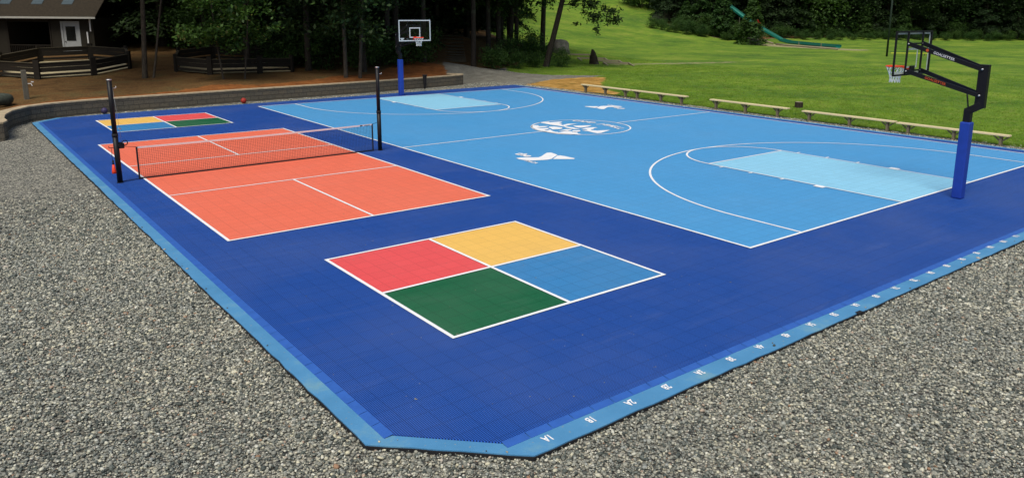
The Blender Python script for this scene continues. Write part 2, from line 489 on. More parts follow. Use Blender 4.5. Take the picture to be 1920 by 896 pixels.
    def build(s, name, mat, parent=None, smooth=False, bevel=0.0):
        me = D.meshes.new(name)
        me.from_pydata([tuple((v - s.o) * F) for v in s.v], [], s.f)
        me.update()
        if smooth:
            me.polygons.foreach_set('use_smooth', [True] * len(me.polygons))
        o = D.objects.new(name, me)
        COL.objects.link(o)
        me.materials.append(M_[mat] if isinstance(mat, str) else mat)
        if parent: o.parent = parent
        else: o.location = s.o * F
        if bevel:
            bv = o.modifiers.new('bevel', 'BEVEL'); bv.width = bevel * F; bv.segments = 2; bv.limit_method = 'ANGLE'
        return o

def thing(name, label, cat, loc, group=None):
    o = D.objects.new(name, None)
    COL.objects.link(o)
    o.location = Vector(loc) * F
    o.empty_display_size = 0.2
    return tag(o, label, cat, group)

def copy_tree(o, parent=None):
    c = o.copy(); COL.objects.link(c); c.parent = parent
    for ch in list(o.children):
        copy_tree(ch, c)
    return c

def text_mesh(name, body, mat, size, M4, parent, offset=0.012, space=1.0):
    """lettering as a flat mesh; M4 places it (feet)"""
    cu = D.curves.new('lettering', 'FONT')
    cu.body = body; cu.size = size; cu.offset = offset * size; cu.align_x = 'CENTER'; cu.align_y = 'CENTER'
    cu.space_character = space; cu.resolution_u = 3
    t = D.objects.new('lettering', cu)
    COL.objects.link(t)
    dg = bpy.context.evaluated_depsgraph_get()
    me = D.meshes.new_from_object(t.evaluated_get(dg))
    D.objects.remove(t); D.curves.remove(cu)
    me.transform(M4); me.transform(Matrix.Scale(F, 4))
    me.materials.clear(); me.materials.append(M_[mat])
    o = D.objects.new(name, me); COL.objects.link(o)
    if parent: o.parent = parent
    return o

# ------------------------------------------------------------------ terrain
WALL = [(-40, 73.5), (-36, 74.8), (-32.6, 75.6), (-32.1, 77.2), (-32.2, 80), (-31.8, 83.5), (-30.8, 87.2), (-28.6, 91.0), (-25.8, 92.9),
        (-22, 94.2), (-17, 95.2), (-8, 96.0), (0.4, 96.9), (9, 97.5), (18, 98.2), (28.5, 99.3), (37, 100.4), (43, 101.4), (45.4, 102.2), (46.4, 103.6), (46.2, 105.2), (44.6, 106.6)]
WALL_TOP = 1.9
UPPER = [(-33.6, 76.2), (-33.4, 80), (-32.6, 84), (-31.6, 88), (-29.2, 92.0), (-26.2, 93.9), (-22.3, 95.2), (-17, 96.2), (-8, 97.0), (0.3, 97.9), (9, 98.5), (18, 99.2), (28.4, 100.3),
         (36.8, 101.4), (42.6, 102.3), (44.6, 103.2), (45.2, 104.2), (44.2, 105.8), (46, 110), (55, 118), (68, 144), (80, 158), (90, 160), (700, 700), (-400, 700), (-400, 76.2)]
CP = [  # terrain control points (x, y, z) in feet
 (-60, 90, 1.6), (-34, 82, 1.5), (-31, 92, 1.6), (-25, 96, 1.6), (-10, 99, 1.6), (5, 100, 1.6), (20, 101, 1.6), (35, 103, 1.6), (43, 105, 1.5),
 (-27.5, 102, 1.8), (-31, 100, 1.3), (-24, 127, 2.5), (-17, 122, 2.5), (-27, 139, 3.0), (-9.8, 125.6, 3.0), (-18, 150, 4.6), (-10, 160, 4.7), (-24.5, 174, 4.6), (-45, 185, 4.8), (-60, 150, 4.4),
 (-8.4, 121.7, 2.4), (22, 104, 2.2), (0.2, 134.8, 4.0), (7, 115, 2.9), (14, 113, 2.8), (-1, 103, 2.5), (18.6, 119.6, 2.4), (27, 126, 2.6), (20, 140, 4.2), (10, 140, 4.6),
 (38, 171, 7.3), (68, 186, 7.9), (102, 252, 12.1), (66, 268, 11.9), (14, 190, 8.4), (36, 279, 13.7), (5, 211, 10.9), (-7, 287, 16), (-60, 260, 10),
 (55.6, 119.4, 2.4), (50, 110, 0.6), (69, 145.5, 4.6), (80, 157, 7.5), (62, 125, 1.6), (46, 125, 3.0), (55, 140, 4.2),
 (60, 100, 0), (75, 100, 0), (90, 110, 0), (70, 115, 0.3), (80, 122, 0.4), (87.6, 128.2, .3), (85.8, 138.2, 1.6), (79.1, 136.8, 1.6), (74.2, 134.5, 1.6), (92, 148, 1.8), (110.5, 157.8, 2.8),
 (106, 129, 0.2), (111, 150, 1.2), (125, 130, 0.3), (130.6, 187.7, 3.5), (155.3, 187, 1.6), (179.7, 214, 3.8), (214.9, 253, 9.7), (257, 300, 17.8), (276, 285, 18.5), (175.8, 245, 10.0), (214.7, 294.6, 17.3),
 (129.8, 202, 6.9), (260.2, 242.7, 8.4), (254.3, 220, 4.6), (230.6, 239.8, 7.4), (196.8, 199.8, 1.8), (252.6, 187.5, 0.2), (255.8, 205, 1.5), (275.9, 175.5, 0.2), (334, 155, 0.7), (391, 129.4, 1.3),
 (310.8, 214, 4.6), (395.6, 186, 5.8), (442, 148.8, 6.2), (323, 300, 21.6), (436, 302, 23.2), (530, 254, 24.2), (590, 206, 24.7), (152, 252, 14.4), (107.5, 221, 10.5),
 (60, 0, 0), (60, 50, 0), (60, 85, 0), (100, 0, 0), (100, 50, 0), (100, 90, 0), (150, 0, 0), (150, 60, 0), (150, 120, 0), (200, 40, 0), (200, 100, 0), (200, 150, 0), (250, 60, 0), (250, 120, 0.1),
 (300, 60, 0), (320, 120, 0.2), (400, 60, 1), (300, 0, 0), (400, -40, 2), (170, 150, 0.1), (500, 60, 6), (200, -100, 0), (60, -60, 0), (115, 60, 0), (180, 170, .6), (225, 170, .2),
 (300, 420, 34), (160, 400, 30), (450, 450, 40), (650, 300, 36), (0, 400, 24), (700, 0, 20), (-200, 300, 12), (-200, 100, 2)]
cp = np.array(CP, float)
def _phi(d): return np.sqrt(d * d + 4.0)
_A = _phi(np.linalg.norm(cp[:, None, :2] - cp[None, :, :2], axis=2))
_A += np.eye(len(cp)) * 0.02 * -1.0
_P = np.hstack([cp[:, :2], np.ones((len(cp), 1))])
_K = np.block([[_A, _P], [_P.T, np.zeros((3, 3))]])
_W = np.linalg.lstsq(_K, np.concatenate([cp[:, 2], np.zeros(3)]), rcond=None)[0]
def rbf(X, Y):
    q = np.stack([X, Y], 1)
    out = np.zeros(len(q))
    for i in range(0, len(q), 4000):
        b = q[i:i + 4000]
        d = _phi(np.linalg.norm(b[:, None, :] - cp[None, :, :2], axis=2))
        out[i:i + 4000] = d @ _W[:-3] + b @ _W[-3:-1] + _W[-1]
    return out
def inside(poly, X, Y):
    r = np.zeros(len(X), bool); n = len(poly)
    for i in range(n):
        x1, y1 = poly[i]; x2, y2 = poly[(i + 1) % n]
        c = ((y1 > Y) != (y2 > Y))
        xi = (x2 - x1) * (Y - y1) / ((y2 - y1) if y2 != y1 else 1e-9) + x1
        r ^= c & (X < xi)
    return r
def sdist(poly, X, Y):
    d = np.full(len(X), 1e9); n = len(poly)
    for i in range(n):
        a = np.array(poly[i], float); b = np.array(poly[(i + 1) % n], float); ab = b - a
        t = np.clip(((X - a[0]) * ab[0] + (Y - a[1]) * ab[1]) / max(ab @ ab, 1e-9), 0, 1)
        d = np.minimum(d, np.hypot(X - a[0] - t * ab[0], Y - a[1] - t * ab[1]))
    return np.where(inside(poly, X, Y), d, -d)
def soft(poly, X, Y, w):
    return np.clip(0.5 + sdist(poly, X, Y) / (2 * w), 0, 1)
FLAT = [(-300, -300), (52.9, -300), (52.9, 97), (50, 108), (46.8, 106.5), (46.2, 103), (44, 101.3), (37, 100), (28.5, 99), (0, 96.4), (-17, 94.9), (-26, 92.5), (-29, 90.5), (-31.5, 85), (-32, 76), (-300, 76)]
G0 = -0.18
def height(X, Y):
    X = np.asarray(X, float); Y = np.asarray(Y, float)
    r = rbf(X, Y)
    up_ = inside(UPPER, X, Y)
    flatd = sdist(FLAT, X, Y)
    rr = np.maximum(r, -0.05)
    # gravel beds are level; turf starts level with them and then follows the land
    k = np.clip(-flatd / 12.0, 0, 1)
    low = G0 + (rr - G0) * k
    z = np.where(up_, r, np.where(flatd > 0, G0, low))
    # the mulch bed steps down to the path behind the far end of the wall
    return z
def hz(x, y): return float(height(np.array([x]), np.array([y]))[0])

def axis(lo, a, b, hi, fine, grow):
    v = list(np.arange(a, b + 1e-6, fine))
    s = fine; x = b
    while x < hi: s = min(s * grow, 14); x += s; v.append(x)
    s = fine; x = a
    while x > lo: s = min(s * grow, 14); x -= s; v.insert(0, x)
    return np.array(v)
gx = axis(-330, -42, 96, 760, 0.8, 1.05)
gy = axis(-120, 60, 132, 720, 0.8, 1.05)
GX, GY = np.meshgrid(gx, gy)
X, Y = GX.ravel(), GY.ravel()
Zt = height(X, Y)
lump = np.sin(X * .9 + 1.3 * np.sin(Y * .7)) * np.sin(Y * 1.1 + np.sin(X * .5))
Zt = Zt + np.where(sdist(FLAT, X, Y) > -2, 0, 0.06 * lump)

Z_GRASS = [(56.3, -120), (56.2, 18), (56.4, 50), (56.4, 75), (60, 84), (66, 92), (74, 98), (84, 101.5), (74, 108), (68, 118), (74, 126), (84, 134), (98, 150), (112, 168), (118, 196), (130, 230), (160, 300), (190, 350), (330, 350), (322, 290), (280, 262), (256, 240),
           (254, 222), (262, 208), (272, 200), (308, 192), (360, 178), (412, 150), (490, 120), (580, 48), (620, -120)]
Z_UP = UPPER[:18] + [(46, 110), (54, 120), (66, 143), (79, 158), (95, 160), (98, 152), (112, 168), (118, 196), (130, 230), (160, 300), (190, 350), (190, 700), (-400, 700), (-400, 76.2)]
Z_MULCH = [(-33, 84), (-31, 89), (-28, 93), (-17, 96), (0, 97.5), (28, 100), (43, 102.5), (46, 105), (52, 114), (50, 128), (40, 122), (30, 110), (14, 104.5), (0, 102), (-12, 100.8), (-22, 99), (-30, 96)]
Z_PATH = [(45.5, 101), (53.2, 95.2), (58, 95.6), (66, 101), (84, 101.5), (76, 105), (70, 110), (63, 119), (62, 127), (56, 127), (52, 120), (47, 110)]
Z_STRAW = [(55.6, 95.0), (60, 97.5), (68, 100.4), (78, 100.6), (80, 97), (70, 88), (63, 80), (59.5, 72), (56.5, 70), (56.0, 76)]
Z_SAND1 = [(104, 130), (112, 128), (128, 124), (160, 116), (146, 112), (124, 117), (108, 123)]
Z_SAND2 = [(254, 184), (264, 186), (270, 180), (262, 150), (262, 134), (250, 130), (246, 140), (252, 160)]
Z_FAR = [(-400, 76), (-400, 700), (760, 700), (760, -120), (620, -120), (580, 48), (490, 120), (412, 150), (360, 178), (308, 192), (272, 200), (262, 208), (254, 222), (256, 240), (280, 262), (322, 290), (330, 350), (190, 350), (160, 300), (130, 230), (118, 196),
         (112, 168), (98, 150), (84, 134), (74, 126), (66, 120), (60, 122), (50, 112), (46, 106)] + UPPER[:17][::-1]
za = np.zeros((len(X), 4)); zb = np.zeros((len(X), 4)); za[:, 3] = zb[:, 3] = 1
za[:, 0] = soft(Z_GRASS, X, Y, 1.3)
za[:, 1] = np.where(inside(UPPER, X, Y) & (X < 47), 1, soft(Z_FAR, X, Y, 2.0))
za[:, 2] = np.where((X < 44.5) & ~inside(UPPER, X, Y), 0, soft(Z_MULCH, X, Y, 1.8))
zb[:, 0] = soft(Z_PATH, X, Y, 1.2)
zb[:, 1] = soft(Z_STRAW, X, Y, 2.0)
zb[:, 2] = np.maximum(soft(Z_SAND1, X, Y, 4) * .62, soft(Z_SAND2, X, Y, 2.0))
me = D.meshes.new('ground')
nx, ny = len(gx), len(gy)
idx = np.arange(nx * ny).reshape(ny, nx)
q = np.stack([idx[:-1, :-1], idx[:-1, 1:], idx[1:, 1:], idx[1:, :-1]], -1).reshape(-1, 4)
def fast_mesh(me, verts, faces):
    nf, k = faces.shape
    me.vertices.add(len(verts)); me.vertices.foreach_set('co', verts.astype(np.float32).ravel())
    me.loops.add(nf * k); me.loops.foreach_set('vertex_index', faces.astype(np.int32).ravel())
    me.polygons.add(nf)
    me.polygons.foreach_set('loop_start', np.arange(0, nf * k, k, dtype=np.int32))
    me.update(calc_edges=True)
fast_mesh(me, np.stack([X, Y, Zt], 1) * F, q)
for nm, arr in (('zone_a', za), ('zone_b', zb)):
    ca = me.color_attributes.new(nm, 'FLOAT_COLOR', 'POINT')
    ca.data.foreach_set('color', arr.astype(np.float32).ravel())
me.polygons.foreach_set('use_smooth', np.ones(len(q), bool))
ground = D.objects.new('ground', me); COL.objects.link(ground)
me.materials.append(M_['ground']); tag(ground, kind='structure')

# ------------------------------------------------------------------ the court
TILE = [(-25.1, -8.3), (53, -8.8), (52.3, 20), (52.4, 60), (52.3, 94.5), (25.6, 93.7), (-12.9, 92.3), (-24.8, 91.6), (-27.75, 88.4), (-27.75, -5.6)]
PAD = [(-28.75, -5.5), (-24.65, -9.55), (53.6, -9.8), (52.9, 95.0), (25.6, 94.2), (-12.9, 92.8), (-25.6, 92.1), (-28.75, 88.8)]
ZT = 0.05
m = MB()
def rough_outline(poly, seg=0.8, amp=0.05):
    out = []
    for i in range(len(poly)):
        a = Vector(poly[i]); b = Vector(poly[(i + 1) % len(poly)]); n_ = max(1, int((b - a).length / seg))
        nn = Vector((-(b - a).y, (b - a).x)).normalized()
        for k in range(n_):
            p = a.lerp(b, k / n_) + nn * random.uniform(-amp, amp)
            out.append((p.x, p.y))
    return out
_o = rough_outline(PAD, .8, .035)
m.prism(_o, -0.6, 0.0)
pad = tag(m.build('concrete_pad', 'pad'), kind='structure')
m = MB()
_c = Vector((12, 42))
m.prism([(x + (-.035 if x < _c.x else .035), y + (-.035 if y < _c.y else .035)) for x, y in _o], -0.62, -0.045)
tag(m.build('pad_side', 'black_matt'), kind='structure').parent = pad
m = MB(); m.prism(TILE, 0.004, ZT); court = tag(m.build('sport_court', 'tile_blue'), kind='structure')
# ramp edging pieces, one per foot, along the two near sides
m = MB()
def ramp_run(a, b, side, width=0.34):
    a, b = Vector(a), Vector(b); n_ = int(round((b - a).length)); d = (b - a) / n_; o = Vector(side) * width
    for i in range(n_):
        p, q_ = a + d * i + d * 0.012, a + d * (i + 1) - d * 0.012
        m.quad((p.x, p.y, ZT + .012), (q_.x, q_.y, ZT + .012), (q_.x + o.x, q_.y + o.y, 0.012), (p.x + o.x, p.y + o.y, 0.012))
        m.quad((p.x + o.x, p.y + o.y, 0.012), (q_.x + o.x, q_.y + o.y, 0.012), (q_.x + o.x, q_.y + o.y, -0.01), (p.x + o.x, p.y + o.y, -0.01))
ramp_run((-27.75, 88.4), (-27.75, -5.6), (-1, 0)); ramp_run((-25.1, -8.3), (53, -8.8), (0, -1))
tag(m.build('ramp_edging', 'ramp'), kind='structure').parent = court
def rect(name, x0, y0, x1, y1, z, mat):
    m = MB(); m.quad((x0, y0, z), (x1, y0, z), (x1, y1, z), (x0, y1, z))
    o = m.build(name, mat); o.parent = court; return tag(o, kind='structure')
W, L = 50.7, 88.6
z1, z2, z3 = ZT + .013, ZT + .026, ZT + .039
rect('basketball_surface', 0, 0, W, L, z1, 'tile_light')
rect('free_throw_lane', 19.3, 0, 31.3, 19, z2, 'tile_key'); rect('free_throw_lane', 19.3, L - 19, 31.3, L, z2, 'tile_key')
PX0, PX1, PY0, PY1 = -25.1, -5.1, 21.0, 65.0
rect('pickleball_surface', PX0, PY0, PX1, PY1, z1, 'tile_orange')
FS = [(-21.8, -0.1, -8.0, 13.7, ('tile_green', 'tile_mid', 'tile_yellow', 'tile_red')),
      (-22.0, 73.4, -8.5, 85.6, ('tile_mid', 'tile_green', 'tile_red', 'tile_yellow'))]
lines = MB()
LW = 0.2
for x0, y0, x1, y1, c in FS:
    xm, ym = (x0 + x1) / 2, (y0 + y1) / 2
    rect('four_square_field', x0, y0, xm, ym, z1, c[0]); rect('four_square_field', xm, y0, x1, ym, z1, c[1])
    rect('four_square_field', xm, ym, x1, y1, z1, c[2]); rect('four_square_field', x0, ym, xm, y1, z1, c[3])
    lines.line([(x0, y0), (x1, y0), (x1, y1), (x0, y1)], LW * .98, z3, True)
    lines.line([(x0, ym), (x1, ym)], LW, z3 + .004); lines.line([(xm, y0), (xm, y1)], LW, z3 + .008)
lines.line([(0, 0), (W, 0), (W, L), (0, L)], LW, z3, True)
lines.line([(0, L / 2), (25.4 - 6.25, L / 2)], LW, z3 + .004); lines.line([(25.4 + 6.2, L / 2), (W, L / 2)], LW, z3 + .004)
lines.line([(25.4 + 6.25 * math.cos(a), 44.35 + 6.25 * math.sin(a)) for a in np.linspace(0, 2 * math.pi, 72, endpoint=False)], LW, z3 + .006, True)
for sgn, y0 in ((1, 0), (-1, L)):
    c = W / 2
    pts = [(c - 19.75, y0)] + [(c + 19.75 * math.cos(a), y0 + sgn * (5.25 + 19.75 * math.sin(a))) for a in np.linspace(math.pi, 0, 60)] + [(c + 19.75, y0)]
    lines.line(pts, LW, z3 + .004)
    lines.line([(c + 6 * math.cos(a), y0 + sgn * (19 + 6 * math.sin(a))) for a in np.linspace(math.pi, 0, 30)], LW, z3 + .008)
    lines.line([(19.3, y0 + sgn * 19), (31.3, y0 + sgn * 19)], LW, z3 + .012)
    for x, o in ((19.3, -1), (31.3, 1)):
        lines.line([(x, y0 + sgn * .1), (x, y0 + sgn * 19)], LW * .8, z3 + .016)
        lines.quad(*[(x + o * a, y0 + sgn * b, z3 + .02) for a, b in ((0.05, 6.5), (0.62, 6.5), (0.62, 7.4), (0.05, 7.4))])
        for yy in (10.6, 13.9, 17.2):
            lines.quad(*[(x + o * a, y0 + sgn * b, z3 + .02) for a, b in ((0.05, yy - .09), (0.6, yy - .09), (0.6, yy + .09), (0.05, yy + .09))])
lines.line([(PX0, PY0), (PX1, PY0), (PX1, PY1), (PX0, PY1)], LW, z3, True)
for y in (36.0, 50.4): lines.line([(PX0, y), (PX1, y)], LW * .9, z3 + .004)
xm = (PX0 + PX1) / 2
lines.line([(xm, PY0), (xm, 36.0)], LW * .9, z3 + .008); lines.line([(xm, 50.4), (xm, PY1)], LW * .9, z3 + .008)
# painted quads may face down: make them all face up
lines.f = [fc if (lines.v[fc[1]] - lines.v[fc[0]]).cross(lines.v[fc[2]] - lines.v[fc[1]]).z > 0 else tuple(reversed(fc)) for fc in lines.f]
tag(lines.build('court_lines', 'line'), kind='structure').parent = court

# painted emblems (outlines in court feet)
def poly_mesh(name, polys, z, mat='line'):
    cu = D.curves.new(name, 'CURVE'); cu.dimensions = '2D'; cu.fill_mode = 'BOTH'
    for p in polys:
        s = cu.splines.new('POLY'); s.points.add(len(p) - 1); s.use_cyclic_u = True
        for i, (x, y) in enumerate(p): s.points[i].co = (x * F, y * F, 0, 1)
    t = D.objects.new(name, cu); COL.objects.link(t)
    me = D.meshes.new_from_object(t.evaluated_get(bpy.context.evaluated_depsgraph_get()))
    D.objects.remove(t); D.curves.remove(cu)
    me.transform(Matrix.Translation((0, 0, z * F))); me.materials.clear(); me.materials.append(M_[mat])
    o = D.objects.new(name, me); COL.objects.link(o); o.parent = court
    return tag(o, kind='structure')
BOOM = [(6.14, 32.38), (6.65, 32.35), (8.19, 31.37), (8.83, 31.67), (9.83, 32.41), (10.49, 32.85), (10.87, 32.68), (10.79, 32.08), (10.58, 31.27), (9.96, 30.84), (8.72, 29.96), (8.16, 29.87), (7.38, 30.11), (6.94, 30.29), (6.57, 30.56), (6.13, 31.23), (6.02, 31.71)]
TRI = [(8.74, 29.79), (10.22, 30.9), (10.61, 30.88), (10.72, 30.2), (10.76, 28.8), (10.43, 28.54)]
zt = z3 + .004
def flip(p): return [(W - x, L - y) for x, y in p]
poly_mesh('court_emblem', [BOOM], zt); poly_mesh('court_emblem', [TRI], zt)
poly_mesh('court_emblem', [flip(BOOM)], zt); poly_mesh('court_emblem', [flip(TRI)], zt)
def floor_text(body, x, y, ang, size, sx=1.0, off=0.01):
    o = text_mesh('court_lettering', body, 'line', size, Matrix.Translation((x, y, zt)) @ Matrix.Rotation(ang, 4, 'Z') @ Matrix.Diagonal((sx, 1, 1, 1)), court, off)
    tag(o, kind='structure')
floor_text('the', 7.85, 33.3, R(-90), 1.6, 1.0, .035); floor_text('the', W - 7.85, L - 33.3, R(90), 1.6, 1.0, .035)
floor_text('YMCA', 6.15, 30.0, R(-90), 0.7, 1.0, .03); floor_text('YMCA', W - 6.15, L - 30.0, R(90), 0.7, 1.0, .03)
# circle emblem
def UN(l): return l
EMB = [[(20.43, 48.28), (21.57, 49.26), (21.52, 48.96), (21.89, 48.36), (21.24, 47.86), (22.57, 47.22), (21.58, 46.8), (20.3, 46.93), (20.58, 46.42), (21.52, 45.89), (20.61, 45.14), (19.78, 44.83), (19.93, 44.42), (20.86, 44.96), (20.32, 43.83), (20.15, 43.05), (20.33, 42.92), (20.14, 42.47), (21.37, 42.77), (22.03, 42.28), (21.77, 41.87), (21.93, 41.16), (21.46, 40.35), (21.44, 39.78), (20.26, 40.36), (19.39, 41.57), (19.1, 42.94), (19.11, 44.41), (19.43, 46.31)], [(23.52, 50.4), (24.98, 50.22), (24.75, 49.69), (26.03, 49.46), (26.45, 49.16), (25.58, 48.56), (25.12, 48.38), (25.18, 47.66), (24.6, 47.4), (24.5, 46.8), (23.77, 45.7), (23.71, 46.71), (23.47, 47.88), (23.52, 49.2)], [(22.23, 46.81), (22.85, 46.52), (23.04, 45.26), (22.61, 44.63), (22.03, 44.42), (21.1, 44.78), (21.56, 45.7), (21.52, 45.89)], [(24.71, 46.98), (25.82, 47.36), (26.85, 46.62), (25.82, 46.52), (24.84, 46.23), (24.03, 45.83), (24.25, 44.54), (24.1, 43.85), (23.92, 42.73), (23.41, 43.41), (23.39, 44.84), (23.91, 45.92)], [(20.92, 43.39), (22.5, 43.92), (23.23, 43.55), (22.84, 43.21), (21.83, 42.73), (21.68, 43.14)], [(22.6, 42.77), (23.36, 42.22), (22.93, 41.62), (22.25, 41.52), (21.99, 42.01)], [(25.2, 45.63), (27.44, 44.51), (26.25, 43.89), (25.16, 43.72), (24.73, 44.04), (24.87, 44.9)], [(23.96, 42.71), (25.33, 43.28), (26.4, 43.14), (26.81, 42.68), (26.0, 42.48), (25.35, 42.0), (24.94, 41.99), (24.64, 41.44), (24.93, 40.77), (25.8, 40.6), (26.53, 40.22), (25.51, 39.75), (24.05, 39.18), (23.53, 39.26), (23.48, 39.74), (23.69, 41.07), (23.41, 41.88), (24.29, 41.85), (24.48, 42.33)]]
for p in EMB: poly_mesh('court_emblem', [p], zt + .002)
word = 'CAMP JEWELL'
RA = 12.0
for i, ch in enumerate(word):
    t_ = (i - (len(word) - 1) / 2) * 0.86
    a = t_ / RA
    if ch == ' ': continue
    floor_text(ch, 29.25 - RA * (1 - math.cos(a)) + 0.0, 44.6 - RA * math.sin(a), R(-90) - a, 1.4, 0.95, .04)
# numbers on the concrete edge, read from the court side
k = 0
for i in range(22):
    body = f"{i // 2 + 1}{'AB'[i % 2]}"
    floor_x = -23.65 + 2.005 * i
    o = text_mesh('edge_number', body, 'line', 0.5, Matrix.Translation((floor_x, -9.0, 0.016)) @ Matrix.Rotation(math.pi, 4, 'Z') @ Matrix.Diagonal((.66, 1, 1, 1)), court, 0.03)
    tag(o, kind='structure')
# dark drain cleat on the concrete edge
m = MB(); m.box((-4.35, -9.62, -.02), (0.42, 0.2, 0.1))
tag(m.build('rubber_cleat', 'black_matt'), 'small black rubber cleat at the outer edge of the numbered strip', 'cleat')

# ------------------------------------------------------------------ retaining wall
def wall_strip(name, inset0, inset1, z0, z1, mat, uv=False):
    pts = [Vector(p) for p in WALL]; n = len(pts); A, B = [], []; run = [0.0]
    dense = []
    for i in range(n - 1):
        for k in range(3): dense.append(pts[i].lerp(pts[i + 1], k / 3))
    dense.append(pts[-1])
    for i, p in enumerate(dense):
        t = (dense[min(i + 1, len(dense) - 1)] - dense[max(i - 1, 0)]).normalized(); nn = Vector((-t.y, t.x))
        A.append(p + nn * inset0); B.append(p + nn * inset1)
        if i: run.append(run[-1] + (p - dense[i - 1]).length)
    vs, fs, us = [], [], []
    for i in range(len(dense)):
        for (q_, z, u) in ((A[i], z0, 0), (A[i], z1, z1 - z0), (B[i], z1, z1 - z0 + inset1 - inset0), (B[i], z0, 0)):
            vs.append((q_.x * F, q_.y * F, z * F)); us.append((run[i] * F, u * F, 0))
    for i in range(len(dense) - 1):
        a, b = i * 4, i * 4 + 4
        for k in range(4):
            j = (k + 1) % 4
            fs.append((a + k, b + k, b + j, a + j)[::-1])
    fs.append((0, 1, 2, 3)); e = (len(dense) - 1) * 4; fs.append((e + 3, e + 2, e + 1, e))
    me = D.meshes.new(name); me.from_pydata(vs, [], fs); me.update()
    at = me.attributes.new('wall_uv', 'FLOAT_VECTOR', 'POINT'); at.data.foreach_set('vector', np.array(us, np.float32).ravel())
    me.materials.append(M_[mat]); o = D.objects.new(name, me); COL.objects.link(o)
    return o
wroot = thing('retaining_wall', 'low curved block retaining wall with tan cap stones behind the court', 'wall', (0, 0, 0))
a_ = wall_strip('block_face', 0.0, 1.15, -0.5, WALL_TOP - 0.17, 'block'); a_.parent = wroot
b_ = wall_strip('cap', -0.06, 1.25, WALL_TOP - 0.167, WALL_TOP, 'cap'); b_.parent = wroot

# ------------------------------------------------------------------ gravel stones near the camera
def pebbles():
    ico_v = []
    t = (1 + 5 ** .5) / 2
    for v in ((-1, t, 0), (1, t, 0), (-1, -t, 0), (1, -t, 0), (0, -1, t), (0, 1, t), (0, -1, -t), (0, 1, -t), (t, 0, -1), (t, 0, 1), (-t, 0, -1), (-t, 0, 1)):
        ico_v.append(v)
    iv = np.array(ico_v); iv /= np.linalg.norm(iv[0])
    iff = np.array([(0, 11, 5), (0, 5, 1), (0, 1, 7), (0, 7, 10), (0, 10, 11), (1, 5, 9), (5, 11, 4), (11, 10, 2), (10, 7, 6), (7, 1, 8), (3, 9, 4), (3, 4, 2), (3, 2, 6), (3, 6, 8), (3, 8, 9), (4, 9, 5), (2, 4, 11), (6, 2, 10), (8, 6, 7), (9, 8, 1)])
    cand = rng.uniform((-62, -26), (60, 60), (1700000, 2))
    x, y = cand[:, 0], cand[:, 1]
    dx, dy = x - CAM.x, y - CAM.y
    dist = np.hypot(dx, dy)
    depth = dx * fw.x + dy * fw.y + (0 - CAM.z) * fw.z
    side = (dx * rt.x + dy * rt.y)
    keep = (depth > 12) & (np.abs(side + 0.0) < depth * 0.80 + 4) & (dist > 10)
    sp_ = sdist(PAD, x, y)
    keep &= (sp_ < 0.02) | ((sp_ < .5) & (rng.random(len(x)) < .014 * np.exp(-np.clip(sp_, 0, 1) * 5)))
    keep &= ~inside([(-31.6, 84), (-31.6, 200), (-80, 200), (-80, 74.5), (-32, 74.5)], x, y)
    keep &= rng.random(len(x)) < np.clip((72 - dist) / 22, 0, 1)
    keep &= rng.random(len(x)) < np.clip(52.0 / np.maximum(dist, 30), 0, 1) 
    x, y = x[keep], y[keep]
    # thin beds beyond the court: along the field and under the wall
    xa = rng.uniform(52.7, 57.2, 26000); ya = rng.uniform(-16, 97, 26000)
    xb = rng.uniform(-31, 60, 26000); yb = rng.uniform(88, 103, 26000)
    x2, y2 = np.concatenate([xa, xb]), np.concatenate([ya, yb])
    kk = (sdist(PAD, x2, y2) < 0.02) & ~inside(UPPER, x2, y2) & (sdist(Z_GRASS, x2, y2) < .5 + rng.normal(0, .4, len(x2))) & (sdist(Z_STRAW, x2, y2) < .3) & (x2 < 60) & ((y2 < 97.5) | (x2 > 20))
    kk &= sdist(WALL + [(44, 110), (-60, 110), (-60, 73)], x2, y2) < -.1
    x = np.concatenate([x, x2[kk]]); y = np.concatenate([y, y2[kk]])
    n = len(x)
    print('pebbles', n)
    s = rng.gamma(6.0, 0.038 / 6.0, n) * 1.05
    s *= 1.0 + 0.006 * np.clip(np.hypot(x - CAM.x, y - CAM.y) - 25, 0, 60)
    sc = np.stack([s * rng.uniform(.85, 1.5, n), s * rng.uniform(.75, 1.1, n), s * rng.uniform(.5, .85, n)], 1)
    v = iv[None] * (1 + rng.uniform(-.16, .16, (n, 12, 1))) * sc[:, None, :]
    a = rng.uniform(0, 2 * np.pi, n); b = rng.normal(0, .35, n)
    ca, sa, cb, sb = np.cos(a)[:, None], np.sin(a)[:, None], np.cos(b)[:, None], np.sin(b)[:, None]
    vx, vy, vz = v[..., 0], v[..., 1], v[..., 2]
    vy, vz = vy * cb - vz * sb, vy * sb + vz * cb
    vx, vy = vx * ca - vy * sa, vx * sa + vy * ca
    z = np.where(sdist(PAD, x, y) > 0.02, 0.02, G0 + rng.uniform(0.0, 0.075, n))
    V = np.stack([vx + x[:, None], vy + y[:, None], vz + z[:, None]], -1).reshape(-1, 3) * F
    Fc = (iff[None] + (np.arange(n) * 12)[:, None, None]).reshape(-1, 3)
    me = D.meshes.new('gravel'); fast_mesh(me, V, Fc)
    me.polygons.foreach_set('use_smooth', np.ones(len(Fc), bool))
    me.materials.append(M_['pebble'])
    o = D.objects.new('gravel', me); COL.objects.link(o)
    tag(o, 'loose grey river gravel spread round the court', 'gravel', kind='stuff')
pebbles()

